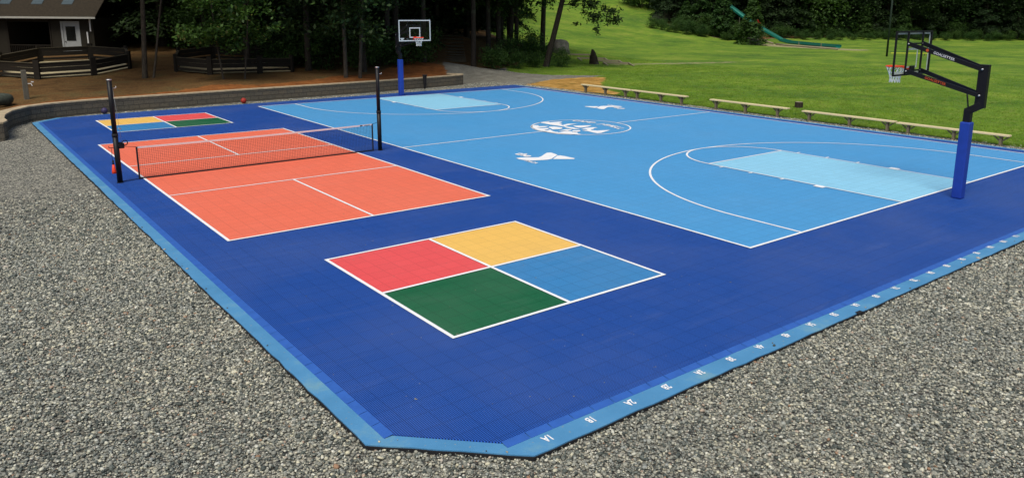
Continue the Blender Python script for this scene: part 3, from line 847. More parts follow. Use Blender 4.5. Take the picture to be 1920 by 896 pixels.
# ------------------------------------------------------------------ net posts and net
def net_post(x, y, label, crank):
    t = thing('net_post', label, 'post', (x, y, ZT), 'pair of black posts carrying the net')
    g = (x, y, ZT)
    m = MB(g); m.tube([(x, y, ZT - .02), (x, y, 4.1)], 0.215, 20); m.build('sleeve', 'black', t, True)
    m = MB(g); m.tube([(x, y, 4.1), (x, y, 8.6)], 0.19, 20); m.build('pole', 'black', t, True)
    m = MB(g); m.tube([(x, y, 8.6), (x, y, 8.68)], 0.205, 20); m.build('cap', 'steel', t, True)
    m = MB(g); m.tube([(x, y, 3.95), (x, y, 4.2)], 0.24, 20); m.build('collar', 'black_matt', t, True)
    m = MB(g); m.tube([(x, y, ZT), (x, y, ZT + .04)], 0.26, 20); m.build('base_ring', 'black_matt', t, True)
    m = MB(g); m.tube([(x + .18, y, 7.95), (x + .45, y, 7.95), (x + .45, y, 8.1)], 0.03, 8); m.build('hook', 'steel', t, True)
    if crank:
        m = MB(g); m.box((x + .38, y, 3.15), (.4, .3, .42)); m.tube([(x + .35, y - .28, 3.2), (x + .35, y + .28, 3.2)], .24, 16); w_ = m.build('winch', 'black', t)
        m = MB(g); m.torus((x + .62, y - .3, 3.42), .2, .04, 20, 6, (0, 1, 0)); m.build('ring', 'black', w_, True)
        m = MB(g); m.tube([(x - .2, y, 3.05), (x - .55, y, 3.05), (x - .55, y, 3.2)], .03, 8); m.build('crank_handle', 'black', w_, True)
        m = MB(g); m.tube([(x + .2, y - .02, 7.9), (x + .42, y - .05, 3.4)], .012, 6); m.tube([(x + .24, y - .05, 4.6), (x + .5, y - .05, 4.6)], .04, 8); m.build('cable', 'steel', t, True)
    return t
NY = 44.2
net_post(-27.05, 43.55, 'black net post with hand winch on the edge beside the gravel', True)
net_post(-2.5, 44.5, 'plain black net post between the orange court and the sky blue court', False)
t = thing('sports_net', 'low black mesh net with pale top tape across the orange court', 'net', (-14.4, NY, 0))
g = (-14.4, NY, 0)
NX0, NX1, NH = -25.45, -3.3, 2.86
def ny(x): return 44.05 + (x - NX0) / (NX1 - NX0) * 0.45
def top(x):
    u = (x - NX0) / (NX1 - NX0); return NH + 0.02 * u - 0.07 * math.sin(math.pi * u)
m = MB(g)
nv = 134
for i in range(1, nv):
    x = NX0 + (NX1 - NX0) * i / nv
    m.box((x, ny(x), (top(x) + .12) / 2), (.012, .012, top(x) - .1))
for j in range(1, 18):
    for i in range(12):
        xa, xb = NX0 + (NX1 - NX0) * i / 12, NX0 + (NX1 - NX0) * (i + 1) / 12
        za_, zb_ = .12 + (top(xa) - .2) * j / 18, .12 + (top(xb) - .2) * j / 18
        m.bar((xa, ny(xa), za_), (xb, ny(xb), zb_), .012, .012)
m.build('netting', 'netblack', t)
for nm, mt, dz, hh in (('top_tape', 'tape', -.06, .15), ('bottom_band', 'netblack', None, .13)):
    m = MB(g)
    for i in range(24):
        xa, xb = NX0 + (NX1 - NX0) * i / 24, NX0 + (NX1 - NX0) * (i + 1) / 24
        za_, zb_ = (top(xa) + dz, top(xb) + dz) if dz is not None else (.13, .13)
        m.bar((xa, ny(xa), za_), (xb, ny(xb), zb_), .05, hh)
    o = m.build(nm, mt, t)
    if nm == 'top_tape': tp = o
for x in (NX0, NX1):
    m = MB(g); m.bar((x, ny(x), .06), (x, ny(x), top(x) + .01), .13, .09, (0, 1, 0)); m.build('side_band', 'netblack', t)
m = MB(g); m.box((-4.55, ny(-4.55) - .04, NH - .07), (.26, .02, .11)); m.box((-3.9, ny(-3.9) - .04, NH - .07), (.6, .02, .05)); m.build('tape_badge', 'netblack', tp)
for pp in ([(NX0, ny(NX0), NH), (-26.5, 43.75, 3.05)], [(NX1, ny(NX1), NH), (-2.65, 44.5, 3.0)],
           [(NX0, ny(NX0), .12), (-26.2, 43.9, .09), (-27.0, 43.6, .14)], [(NX1, ny(NX1), .12), (-2.6, 44.5, .1)]):
    m = MB(g); m.tube(pp, .022, 6); m.build('cord', 'netblack', t, True)
t = thing('orange_pouch', 'orange pouch hanging on a black strap beside the winch post', 'pouch', (-27.45, 43.2, 1.0))
g = (-27.45, 43.2, 1.0)
m = MB(g); m.tube([(-27.5, 43.25, 1.95), (-27.47, 43.22, 3.05)], .02, 6); m.tube([(-27.47, 43.2, 1.7), (-27.47, 43.2, 2.05)], .07, 8); m.build('strap', 'black_matt', t, True)
m = MB(g); m.tube([(-27.47, 43.2, .95), (-27.47, 43.2, 1.15), (-27.47, 43.2, 1.7)], [.17, .16, .08], 14); m.build('bag', 'rim', t, True)

# ------------------------------------------------------------------ basketball hoops
def hoop(bx, by, board_x, board_y, dirn, label, front):
    """dirn = +1: the board is on the +y side of the pole"""
    t = thing('basketball_hoop', label, 'basketball hoop', (bx, by, ZT)); g = (bx, by, ZT)
    s = dirn
    ux = bx + (board_x - bx) * 0.15                      # upper post
    uy = by - s * 0.72
    m = MB(g); m.box((bx, by, 3.1), (.76, .78, 6.1)); pd = m.build('pole_pad', 'padding', t, False, .1)
    m = MB(g); m.box((bx + .4, by, 3.1), (.05, .3, 5.9)); m.build('pad_seam', 'padding_dark', pd)
    for zz in (1.2, 2.9, 4.6):
        m = MB(g); m.box((bx + .43, by, zz), (.02, .34, .1)); m.build('pad_strap', 'padding_dark', pd)
    m = MB(g); m.box((bx + .435, by + .02, 4.45), (.02, .2, .5)); m.build('warning_sticker', 'orange_text', pd)
    m = MB(g); m.box((bx + .438, by + .02, 4.05), (.02, .2, .28)); m.build('sticker_foot', 'white', pd)
    m = MB(g); m.box((bx, by, 6.55), (.5, .52, 1.1)); m.bar((bx, by + s * .16, 6.92), (ux, uy - s * .1, 7.52), .48, .56); m.box((ux, uy, 8.95), (.46, .72, 3.3))
    m.build('post', 'black', t, False, .03)
    for zz in (10.25, 8.25):
        m = MB(g); m.tube([(ux - .36, uy + s * .05, zz), (ux + .36, uy + s * .05, zz)], .07, 10); m.build('bolt', 'steel', t, True)
    for sx in (-1, 1):
        for zz in (9.75, 11.95):
            m = MB(g); m.tube([(board_x + sx * 1.25 - .1, board_y - s * .25, zz), (board_x + sx * 1.25 + .1, board_y - s * .25, zz)], .06, 8); m.build('bolt', 'steel', t, True)
    for zz0, zz1, nm in ((10.25, 11.95, 'upper_arm'), (8.25, 9.75, 'lower_arm')):
        for sx in (-1, 1):
            a = Vector((ux + sx * .29, uy + s * .05, zz0)); b = Vector((board_x + sx * 1.22, board_y - s * .22, zz1))
            m = MB(g); m.bar(a, b, .11, .34); ar = m.build(nm, 'black', t, False, .02)
            if front and sx == -1:
                d = (b - a).normalized(); 
                # lettering on the outer side of the arm, running from the board down to the post
                xax = (a - b).normalized(); zax = xax.cross(Vector((0, 0, 1))).normalized()
                if zax.x > 0: zax = -zax
                yax = zax.cross(xax)
                if yax.z < 0: xax, yax = -xax, -yax
                pm = Matrix((xax, yax, zax)).transposed().to_4x4()
                mid = b.lerp(a, .50 if nm == 'upper_arm' else .42) + zax * .068 - Vector(g)
                pm.translation = mid
                text_mesh('lettering', 'GOALSETTER', 'text' if nm == 'upper_arm' else 'orange_text', .27, pm, ar, .03, 1.1)
                if nm == 'upper_arm':
                    p2 = b.lerp(a, .27) + zax * .062
                    m = MB(g); m.tube([p2, p2 + zax * .01], .12, 16); m.build('round_badge', 'orange_text', ar)
    # height adjuster
    mid = Vector((ux, uy, 8.25)).lerp(Vector((board_x, board_y - s * .22, 9.75)), .20)
    m = MB(g); m.tube([(bx, by + s * .02, 7.05), (mid.x, mid.y, mid.z + .05)], .06, 10); m.build('height_rod', 'black', t, True)
    # backboard
    bb = D.objects.new('backboard', None)
    BZ0, BZ1, hw = 9.35 + (.08 if front else 0), 12.83 + (.08 if front else 0), 3.0
    m = MB(g); m.box((board_x, board_y, (BZ0 + BZ1) / 2), (2 * hw - .1, .04, BZ1 - BZ0 - .1)); bd = m.build('backboard', 'glass', t)
    m = MB(g)
    fy = board_y - s * .045
    for z in (BZ0, BZ1): m.box((board_x, fy, z), (2 * hw + .1, .13, .13))
    for x in (-hw, hw): m.box((board_x + x, fy, (BZ0 + BZ1) / 2), (.13, .128, BZ1 - BZ0 - .13))
    m.build('frame', 'black', bd)
    m = MB(g)
    for x in (-1.25, 1.25): m.box((board_x + x, board_y - s * .16, (BZ0 + BZ1) / 2), (.14, .12, BZ1 - BZ0 + .0))
    for z in (9.75, 11.95): m.box((board_x, board_y - s * .155, z), (2.36, .1, .12))
    m.build('support_bar', 'black', bd)
    m = MB(g); yy = board_y + s * .034
    q1 = .16
    for z in (BZ0 + .13, BZ1 - .13): m.box((board_x, yy, z), (2 * hw - .14, .01, q1))
    for x in (-hw + .14, hw - .14): m.box((board_x + x, yy, (BZ0 + BZ1) / 2), (q1, .0098, BZ1 - BZ0 - .42))
    m.build('border_line', 'white', bd)
    m = MB(g)
    for z in (10.02, 11.5): m.box((board_x, yy, z), (2.0, .01, q1))
    for x in (-.92, .92): m.box((board_x + x, yy, 10.76), (q1, .0098, 1.32))
    m.build('target_square', 'white', bd)
    if not front:
        m = MB(g); m.box((board_x - 2.35, yy, 9.86), (.7, .01, .12)); m.box((board_x - 2.35, yy, 9.7), (.45, .0098, .14)); m.build('corner_badge', 'white', bd)
    # rim
    ry = board_y + s * 1.25
    m = MB(g); m.torus((board_x, ry, 10), .78, .055, 36, 8)
    m.box((board_x, board_y + s * .18, 9.93), (.5, .34, .2)); 
    for sx in (-1, 1): m.bar((board_x + sx * .22, board_y + s * .3, 9.93), (board_x + sx * .35, ry - s * .7, 9.98), .05, .1)
    m.box((board_x, board_y + s * .06, 9.85), (.62, .03, .5))
    rm = m.build('rim', 'rim', t, False)
    m = MB(g); m.box((board_x, board_y - s * .1, 9.86), (.7, .12, .55)); m.build('mount_plate', 'black', t)
    m = MB(g); NN = 12
    prof = [(0, .76), (.32, .62), (.66, .47), (1.0, .40), (1.32, .42)]
    for k in range(NN):
        for j in range(len(prof) - 1):
            for dd in (-.5, .5):
                a0 = 2 * math.pi * (k + .5 * j) / NN; a1 = 2 * math.pi * (k + .5 * j + dd) / NN
                (h0, r0), (h1, r1) = prof[j], prof[j + 1]
                m.tube([(board_x + r0 * math.cos(a0), ry + r0 * math.sin(a0), 9.98 - h0), (board_x + r1 * math.cos(a1), ry + r1 * math.sin(a1), 9.98 - h1)], .028, 5, False)
    m.build('hoop_net', 'netwhite', rm)
    return t
hoop(24.35, -1.9, 25.5, 3.5, 1, 'near basketball hoop seen from behind on a blue padded pole', True)
hoop(25.0, L + 1.6, 24.85, 84.75, -1, 'far basketball hoop with white edged clear board in front of the trees', False)

# ------------------------------------------------------------------ benches beside the field
def bench(y0, y1, legs, ztop, x, label):
    t = thing('wooden_bench', label, 'bench', (x, (y0 + y1) / 2, -.05), 'wooden benches along the field side'); g = (x, (y0 + y1) / 2, -.05)
    m = MB(g); m.bar((x, y0, ztop - .07), (x, y1, ztop - .09), .84, .18); m.build('seat', 'bench_seat', t, False, .02)
    for y in legs:
        m = MB(g); m.box((x, y, (ztop - .14) / 2 - .1), (.46, .26, ztop + .06)); 
        m.bar((x, y, ztop - .85), (x, y + .85, ztop - .17), .14, .14, (1, 0, 0)); m.bar((x, y, ztop - .85), (x, y - .85, ztop - .17), .14, .14, (1, 0, 0))
        m.box((x, y, ztop - .22), (.7, .42, .13))
        m.build('leg', 'bench_leg', t, False, .01)
bench(77.5, 64.9, (76.6, 71.4, 66.4), 1.36, 55.3, 'wooden plank bench at the far end, beside the orange straw patch')
bench(64.6, 52.7, (63.6, 58.2, 53.8), 1.36, 55.3, 'wooden plank bench touching the far end bench, second from the straw patch')
bench(47.9, 34.3, (46.9, 41.5, 36.0), 1.34, 55.3, 'lone wooden plank bench with gaps on both sides, near the square stump')
bench(31.9, 18.9, (30.9, 25.0, 19.9), 1.26, 55.2, 'wooden plank bench just beyond the one behind the near hoop pole')
bench(18.6, 5.8, (17.2, 11.8, 6.7), 1.18, 55.1, 'nearest wooden plank bench, passing behind the near hoop pole')

# ------------------------------------------------------------------ balls
def ball(name, x, y, r, mat, label, z0=G0 + .06):
    m = MB((x, y, z0 + r)); m.ball((x, y, z0 + r), r, 24, 14)
    o = m.build(name, mat, None, True); tag(o, label, 'ball')
ball('rubber_ball', 0.0, 95.3, .43, 'ball_red', 'red rubber ball lying against the retaining wall')
ball('rubber_ball', -19.6, 94.0, .43, 'ball_purple', 'dark purple rubber ball lying by the retaining wall behind the net post')

# ------------------------------------------------------------------ things on the left slope
t = thing('tap_post', 'weathered wooden post with a small white tap beside the wall', 'post', (-27.8, 102, 1.6)); g = (-27.8, 102, 1.6)
m = MB(g); m.box((-27.8, 102, 3.65), (.62, .62, 4.3)); m.build('timber', 'pole_grey', t, False, .05)
m = MB(g); m.tube([(-27.5, 101.8, 3.9), (-27.1, 101.6, 3.9), (-27.0, 101.5, 3.6)], .05, 8); m.box((-26.95, 101.5, 4.15), (.3, .2, .12)); m.build('tap', 'white', t)
t = thing('old_tyre', 'large dark tyre lying flat on the slope above the wall', 'tyre', (-32.3, 98.4, 1.5)); g = (-32.3, 98.4, 1.5)
m = MB(g); m.torus((-32.3, 98.4, 2.25), 2.0, .72, 40, 12); o = m.build('rubber', 'tyre', t, True)

def octagon_pit(cx, cy, rad, ang0, label, hgt=3.0, tall_back=False):
    z0 = hz(cx, cy)
    t = thing('ball_pit_fence', label, 'fence', (cx, cy, z0), 'timber octagon ball pits'); g = (cx, cy, z0)
    P = []
    for i in range(8):
        a = ang0 + math.pi / 8 + i * math.pi / 4
        x, y = cx + rad * math.cos(a), cy + rad * math.sin(a); P.append((x, y, hz(x, y)))
    for i in range(8):
        a = Vector(P[i]); b = Vector(P[(i + 1) % 8]); u = (b - a).normalized()
        rzz = math.atan2(u.y, u.x)
        m = MB(g); m.box((a.x, a.y, a.z + hgt / 2 + .05), (.9, .42, hgt + .3), rzz - R(22.5)); m.build('post', 'pit_board', t)
        m = MB(g)
        for zz, h in ((.62, .42), (1.5, .74), (2.28, .74)):
            m.bar((a.x + u.x * .35, a.y + u.y * .35, a.z + zz), (b.x - u.x * .35, b.y - u.y * .35, b.z + zz), .16, h)
        m.build('board', 'pit_board', t)
        m = MB(g); m.bar((a.x, a.y, a.z + 2.66), (b.x, b.y, b.z + 2.66), .42, .1); m.build('top_rail', 'pit_cap', t)
    m = MB(g); n_ = 8
    ctr = (cx, cy, z0 + .15)
    for i in range(8):
        a, b = P[i], P[(i + 1) % 8]
        m.quad(ctr, (a[0] * .97 + cx * .03, a[1] * .97 + cy * .03, a[2] + .15), (b[0] * .97 + cx * .03, b[1] * .97 + cy * .03, b[2] + .15))
    m.build('sand_floor', 'sand', t)
octagon_pit(-18.2, 136.4, 10.9, R(-98), 'octagonal dark timber ball pit in front of the brown hut')
octagon_pit(8.6, 125.6, 11.0, R(-108), 'octagonal dark timber ball pit half hidden behind leafy saplings')

# hut
HX, HY, HZ = -9.4, 160.4, 4.5
ua = Vector((-0.782, 0.623, 0)); ub = Vector((0.623, 0.782, 0))
t = thing('brown_hut', 'dark brown hut with a white door and dark porch opening', 'hut', (HX, HY, HZ))
def hp(a, b, z): return Vector((HX, HY, HZ)) + ua * a + ub * b + Vector((0, 0, z))
HM = Matrix((ua, ub, Vector((0, 0, 1)))).transposed()
class HB(MB):
    def b3(s, a0, a1, b0, b1, z0, z1):
        s.box(hp((a0 + a1) / 2, (b0 + b1) / 2, (z0 + z1) / 2), (abs(a1 - a0), abs(b1 - b0), z1 - z0), M3=HM)
g = (HX, HY, HZ)
m = HB(g)
m.b3(0, 2.9, 0, .5, -1, 7.8); m.b3(6.8, 9.3, 0, .5, -1, 7.8); m.b3(2.9, 6.8, 0, .5, 7.0, 7.8); m.b3(2.9, 6.8, 0, .5, -1, .3)
m.b3(9.3, 18.0, 0, .5, 6.9, 7.8); m.b3(18.0, 44, 0, .5, -1, 7.8); m.b3(0, .5, .5, 24, -1, 7.8); m.b3(.5, 44, 23.5, 24, -1, 7.8); m.b3(43.5, 44, .5, 23.5, -1, 7.8)
m.b3(9.3, 18.0, 14, 14.3, -1, 7.8); m.b3(9.0, 18.3, .5, 14, 7.5, 7.8); m.b3(9.0, 9.3, .5, 14, -1, 7.5); m.b3(18.0, 18.3, .5, 14, -1, 7.5); m.b3(9.3, 18.0, .0, 14, -1, .25)
m.build('wall', 'hut_wall', t)
m = HB(g)
def roofq(b0, z0, b1, z1, th=.35):
    A = [hp(-1.6, b0, z0), hp(46, b0, z0), hp(46, b1, z1), hp(-1.6, b1, z1)]
    B = [p - Vector((0, 0, th)) for p in A]
    m.quad(*A); m.quad(*reversed(B))
    for i in range(4): m.quad(A[i], B[i], B[(i + 1) % 4], A[(i + 1) % 4])
roofq(-1.8, 8.0, 12, 19.5); roofq(12, 19.52, 26, 8.0)
rf = m.build('roof', 'roof', t)
m = HB(g); m.b3(-1.7, 46, -1.98, -1.8, 7.62, 8.0); m.build('gutter', 'fascia', rf)
for a0 in (4.6, 11.0, 17.8, 25):
    m = HB(g)
    def rp(a, b): return hp(a, b, 8.0 + (b + 1.8) * 11.5 / 13.8 + .12)
    A = [rp(a0, 1.2), rp(a0 + 2.3, 1.2), rp(a0 + 2.3, 4.6), rp(a0, 4.6)]
    m.quad(*reversed(A)); 
    for i in range(4): m.quad(A[i], A[(i + 1) % 4], A[(i + 1) % 4] - Vector((0, 0, .3)), A[i] - Vector((0, 0, .3)))
    m.build('skylight', 'tank', rf)
m = HB(g)
m.b3(3.3, 6.4, .02, .18, .3, 6.7); dr = m.build('door', 'door_white', t)
m = HB(g); m.b3(3.85, 5.85, -.03, .015, 3.0, 6.0); m.build('door_glass', 'dark_glass', dr)
m = HB(g); m.ball(hp(6.1, -.08, 2.8), .12, 10, 6); m.build('door_knob', 'black', dr)
m = HB(g); m.b3(2.85, 3.25, -.08, .3, .3, 7.05); m.b3(6.45, 6.85, -.08, .3, .3, 7.05); m.b3(3.25, 6.45, -.08, .3, 6.72, 7.05); m.build('door_frame', 'door_white', t)
m = HB(g); m.b3(9.3, 18.0, -.05, .12, 1.95, 2.15); m.b3(9.3, 18.0, -.05, .12, .35, .5)
for i in range(22): m.b3(9.5 + i * .39, 9.6 + i * .39, -.02, .09, .5, 1.95)
m.build('railing', 'pit_board', t)
m = HB(g); m.b3(.35, .6, -.3, -.1, 5.0, 7.6); m.build('downpipe', 'white', t)
m = HB(g); m.b3(1.1, 1.35, -.3, -.1, 2.2, 4.9); m.build('downpipe', 'white', t)
for a0, a1 in ((18.0, 18.5), (9.0, 9.3)):
    m = HB(g); m.b3(a0, a1, -.12, .1, -1, 7.6); m.build('corner_post', 'pit_board', t)
# water tank beyond the hut
x, y = 2.6, 205.0; z = hz(x, y)
t = thing('water_tank', 'blue grey upright tank under the trees right of the hut', 'tank', (x, y, z)); g = (x, y, z)
m = MB(g); m.tube([(x, y, z - .2), (x, y, z + 3.6)], 1.35, 24); m.build('drum', 'tank', t, True)
m = MB(g); m.tube([(x, y, z + 3.6), (x, y, z + 3.9)], [1.2, .5], 24); m.build('lid', 'tank', t, True)

# woodland steps climbing from the path
t = thing('woodland_steps', 'dim timber steps climbing into the dark wood behind the far hoop', 'steps', (60, 131, 3)); g = (60, 131, 3)
for i in range(10):
    u = i / 9; x = 61 + 16 * u; y = 130 + 26 * u; z = hz(x, y)
    m = MB(g); m.bar((x - 2.8, y + 2.0, z + .2), (x + 2.4, y - 1.7, z + .2), .5, .4); m.build('step', 'pit_cap', t)

# ------------------------------------------------------------------ right of the path: boulder, garden steps, stumps
def rock(x, y, rx, ry, rz, name, label, seed=1, sink=.35):
    z = hz(x, y); r_ = np.random.default_rng(seed)
    n, mm = 26, 16
    vs, fs = [], []
    ph = r_.uniform(0, 6.28, 8)
    for i in range(mm + 1):
        th = math.pi * i / mm
        for k in range(n):
            a = 2 * math.pi * k / n
            d = Vector((math.sin(th) * math.cos(a), math.sin(th) * math.sin(a), math.cos(th)))
            j = 1 + .16 * math.sin(3 * d.x + ph[0]) * math.sin(3 * d.y + ph[1]) + .10 * math.sin(6 * d.y + ph[2]) * math.sin(5 * d.z + ph[3]) + .05 * math.sin(11 * d.x + 9 * d.z + ph[4])
            q_ = d * j
            q_ = Vector((math.copysign(abs(q_.x) ** .8, q_.x), math.copysign(abs(q_.y) ** .8, q_.y), math.copysign(abs(q_.z) ** .8, q_.z)))
            vs.append(((q_.x * rx) * F, (q_.y * ry) * F, (q_.z * rz - rz * sink + rz * .5) * F))
    for i in range(mm):
        for k in range(n): fs.append((i * n + k, (i + 1) * n + k, (i + 1) * n + (k + 1) % n, i * n + (k + 1) % n))
    me = D.meshes.new(name); me.from_pydata(vs, [], fs); me.update(); me.polygons.foreach_set('use_smooth', [True] * len(fs))
    me.materials.append(M_['rock']); o = D.objects.new(name, me); COL.objects.link(o); o.location = Vector((x, y, z)) * F
    return tag(o, label, 'boulder')
rock(115.5, 156.0, 3.6, 3.0, 3.2, 'boulder', 'big pale boulder behind the leaning tree at the hill foot', 3)
rock(268, 252, 6, 5, 3.6, 'boulder', 'left of two grey boulders on the bank above the field', 5)
rock(280, 243, 8, 5, 2.6, 'boulder', 'long low right hand boulder on the bank above the field', 9)
rock(258.5, 187.5, 3.4, 2.6, 1.6, 'boulder', 'small dark boulder under the green slide', 11)

t = thing('garden_steps', 'shallow timber framed steps in the grass beside the black stump', 'steps', (112, 135, .8)); g = (112, 135, .8)
for i, (px, py, wd) in enumerate(((117, 150, 9), (115.5, 141, 8), (114, 133.5, 8), (111.5, 126.5, 7))):
    z = hz(px, py) + .35
    m = MB(g)
    u = Vector((.62, -.78, 0)); v = Vector((-.5, -.86, 0))
    c = Vector((px, py, z))
    m.bar(c - u * wd / 2, c + u * wd / 2, .45, .45)
    m.bar(c + u * wd / 2, c + u * wd / 2 + v * 6 + Vector((0, 0, -.5)), .4, .4)
    m.bar(c - u * wd / 2, c - u * wd / 2 + v * 6 + Vector((0, 0, -.5)), .4, .4)
    m.build('timber_frame', 'timber', t)
x, y = 105.7, 129.2; z = hz(x, y)
m = MB((x, y, z)); m.tube([(x, y, z - .4), (x, y, z + .4), (x - .1, y, z + 1.8), (x - .25, y + .1, z + 3.0), (x - .45, y + .15, z + 3.9)], [1.6, 1.15, .95, .65, .28], 12)
for v in m.v[12:]: v += Vector((random.uniform(-.18, .18), random.uniform(-.18, .18), random.uniform(-.15, .15)))
tag(m.build('broken_stump', 'stump'), 'tall jagged black tree stump on the grass by the timber steps', 'stump')
x, y = 67.0, 40.2; z = hz(x, y)
t = thing('cut_stump', 'short square cut stump on the grass behind the benches', 'stump', (x, y, z)); g = (x, y, z)
m = MB(g); m.tube([(x, y, z - .2), (x, y, z + .85)], [.66, .6], 12); m.build('trunk', 'stump', t)
m = MB(g); m.tube([(x, y, z + .85), (x, y, z + .87)], .57, 12); m.build('cut_face', 'timber', t)

m = MB((29.0, 98.2, 0))
m.tube([(35.0, 99.4, -.2), (35.0, 99.35, 1.2), (35.0, 99.3, 2.35)], [.16, .3, .4], 12); m.tube([(35.0, 99.3, 2.35), (35.0, 99.3, 2.5)], [.5, .45], 12)
tag(m.build('drain_spout', 'black_matt'), 'black funnel shaped spout standing against the wall right of the far hoop', 'spout')

# tall poles on the field
x, y = 219.5, 105.4; z = hz(x, y)
m = MB((x, y, z)); m.tube([(x, y, z - .5), (x, y, z + 30)], [.34, .24], 12)
tag(m.build('flag_pole', 'pole_green', None, True), 'tall thin dark green pole on the field left of the near backboard', 'pole')
x, y = 312.8, 207.3; z = hz(x, y)
m = MB((x, y, z)); m.tube([(x, y, z - 1), (x, y, z + 34)], [.6, .4], 10)
tag(m.build('wooden_pole', 'pole_grey', None, True), 'grey wooden pole at the forest edge behind the slide', 'pole')
for (x, y, ln, an, lb) in ((388, 159, 5.0, R(20), 'yellow painted board lying on the grass near the far forest edge'), (230.5, 103.0, 12.5, R(-46), 'long thin yellow beam on the grass seen through the near backboard')):
    z = hz(x, y)
    t = thing('yellow_beam', lb, 'beam', (x, y, z)); g = (x, y, z)
    u = Vector((math.cos(an), math.sin(an), 0)); c = Vector((x, y, z + .9))
    m = MB(g); m.bar(c - u * ln / 2, c + u * ln / 2, .7, .25); m.build('board', 'yellow', t)
    for k_ in (-.4, .4):
        m = MB(g); p = c + u * ln * k_; m.box((p.x, p.y, z + .4), (.3, .3, .9)); m.build('leg', 'bench_leg', t)

# slide on the hillside
t = thing('hill_slide', 'long dark green slide coming down the bank to the field', 'slide', (269, 181, 0)); g = (269, 181, 0)
def chute(name, pts, wd, side, mat_in, mat_out):
    def shell(off, mat, nm, par):
        m = MB(g)
        prof = [(-wd / 2 - off, side), (-wd / 2 - off, .1), (-wd / 4, -.25 - off), (wd / 4, -.25 - off), (wd / 2 + off, .1), (wd / 2 + off, side)]
        rows = []
        for i, p in enumerate(pts):
            p = Vector(p); tt = (Vector(pts[min(i + 1, len(pts) - 1)]) - Vector(pts[max(i - 1, 0)])).normalized()
            x_ = Vector((tt.y, -tt.x, 0)).normalized(); u_ = x_.cross(tt)
            rows.append([p + x_ * a + u_ * b for a, b in prof])
        for i in range(len(rows) - 1):
            for k in range(len(prof) - 1): m.quad(rows[i][k], rows[i + 1][k], rows[i + 1][k + 1], rows[i][k + 1])
        return m.build(nm, mat, par, True)
    o = shell(.1, mat_out, name, t); shell(0, mat_in, 'inner_surface', o)
top_pts = [(279.5, 225.5, 20.3), (276, 214, 15.6), (273, 204, 11.2), (270.5, 195, 7.6), (269.5, 188, 4.9), (269.3, 181.3, 2.1)]
chute('slide_bed', top_pts, 2.5, .9, 'slide_light', 'slide')
chute('run_out', [(269.3, 181.3, 1.9), (267.5, 175.5, 1.1), (261.5, 160, .8), (254.5, 144, .7)], 2.6, 1.0, 'slide', 'slide')
for (x, y, zt_) in ((270.0, 193, 6.4), (274, 207, 12), (278, 220, 17.5)):
    for s_ in (-1.4, 1.4):
        m = MB(g); m.tube([(x + s_, y - s_ * .3, hz(x, y) - .5), (x + s_ * .9, y - s_ * .3, zt_)], .16, 8); m.build('leg', 'pole_grey', t)
for (x, y) in ((264.5, 168.0), (258.5, 153.5)):
    m = MB(g); m.bar((x - 1.6, y - .4, hz(x, y)), (x - 1.5, y - .2, 1.9), .25, .25); m.build('side_stake', 'timber', t)
t = thing('log_edging', 'curved pale log edging beside the foot of the slide', 'edging', (262, 186, 0)); g = (262, 186, 0)
m = MB(g); m.tube([(255.5, 192, 3.0), (258.5, 189.5, 2.7), (262.0, 185.5, 1.9), (264, 181.5, .7)], [.35, .4, .42, .4], 8); m.build('log', 'timber', t, True)
m = MB(g); m.tube([(264, 180, .35), (262, 172, .3), (256, 158, .3), (249, 141, .3)], [.4, .4, .4, .35], 8); m.build('log', 'timber', t, True)
t = thing('red_flag', 'small red flag standing above the top of the green slide bend', 'flag', (271.5, 196.5, 5)); g = (271.5, 196.5, 5)
m = MB(g); m.tube([(271.5, 196.5, 3), (271.5, 196.5, 11.6)], .09, 8); m.build('staff', 'pole_grey', t)
m = MB(g); a, b, c = Vector((271.5, 196.5, 11.6)), Vector((271.5, 196.5, 8.2)), Vector((273.6, 194.9, 8.5))
n__ = Vector((.03, .05, 0)); m.quad(a + n__, b + n__, c + n__); m.quad(c - n__, b - n__, a - n__); m.quad(a + n__, c + n__, c - n__, a - n__); m.build('cloth', 'red', t)

# ------------------------------------------------------------------ trees
def leaf_quads(C, N_, size, rs, asp=1.6, droop=0.0):
    """quads at centres C (metres) with normals N_"""
    n = len(C)
    a = rs.normal(size=(n, 3)); a -= N_ * (a * N_).sum(1, keepdims=True); a /= np.linalg.norm(a, axis=1, keepdims=True) + 1e-9
    b = np.cross(N_, a)
    s = size * rs.uniform(.6, 1.35, n)[:, None]
    a = a * s * asp * .5; b = b * s * .5
    V = np.stack([C - a, C + b * .9 + a * .1, C + a, C - b * .9 + a * .1], 1).reshape(-1, 3)
    return V, np.arange(4 * n).reshape(-1, 4)
def leaf_object_mesh(name, C, N_, size, mat, rs, asp=1.6):
    V, Q = leaf_quads(C, N_, size, rs, asp)
    me = D.meshes.new(name); fast_mesh(me, V, Q)
    me.polygons.foreach_set('use_smooth', np.ones(len(Q), bool)); me.materials.append(M_[mat])
    return me
def unit(v): return v / (np.linalg.norm(v, axis=1, keepdims=True) + 1e-9)
def broad_crown(seed, h0, h1, r, nclump, per, size, mat, flat=.55, name='crown'):
    rs = np.random.default_rng(seed)
    cl = unit(rs.normal(size=(nclump, 3))) * rs.uniform(.35, 1, (nclump, 1)) ** .6
    cl = cl * np.array([r, r, (h1 - h0) / 2]) + np.array([0, 0, (h0 + h1) / 2])
    rad = rs.uniform(.14, .30, nclump) * r
    i = rs.integers(0, nclump, nclump * per)
    P = cl[i] + rs.normal(size=(len(i), 3)) * rad[i][:, None] * np.array([1, 1, flat])
    N_ = unit(rs.normal(size=(len(i), 3)) * .7 + np.array([0, 0, 1]))
    me = leaf_object_mesh(name, P, N_, size, mat, rs); return me, cl
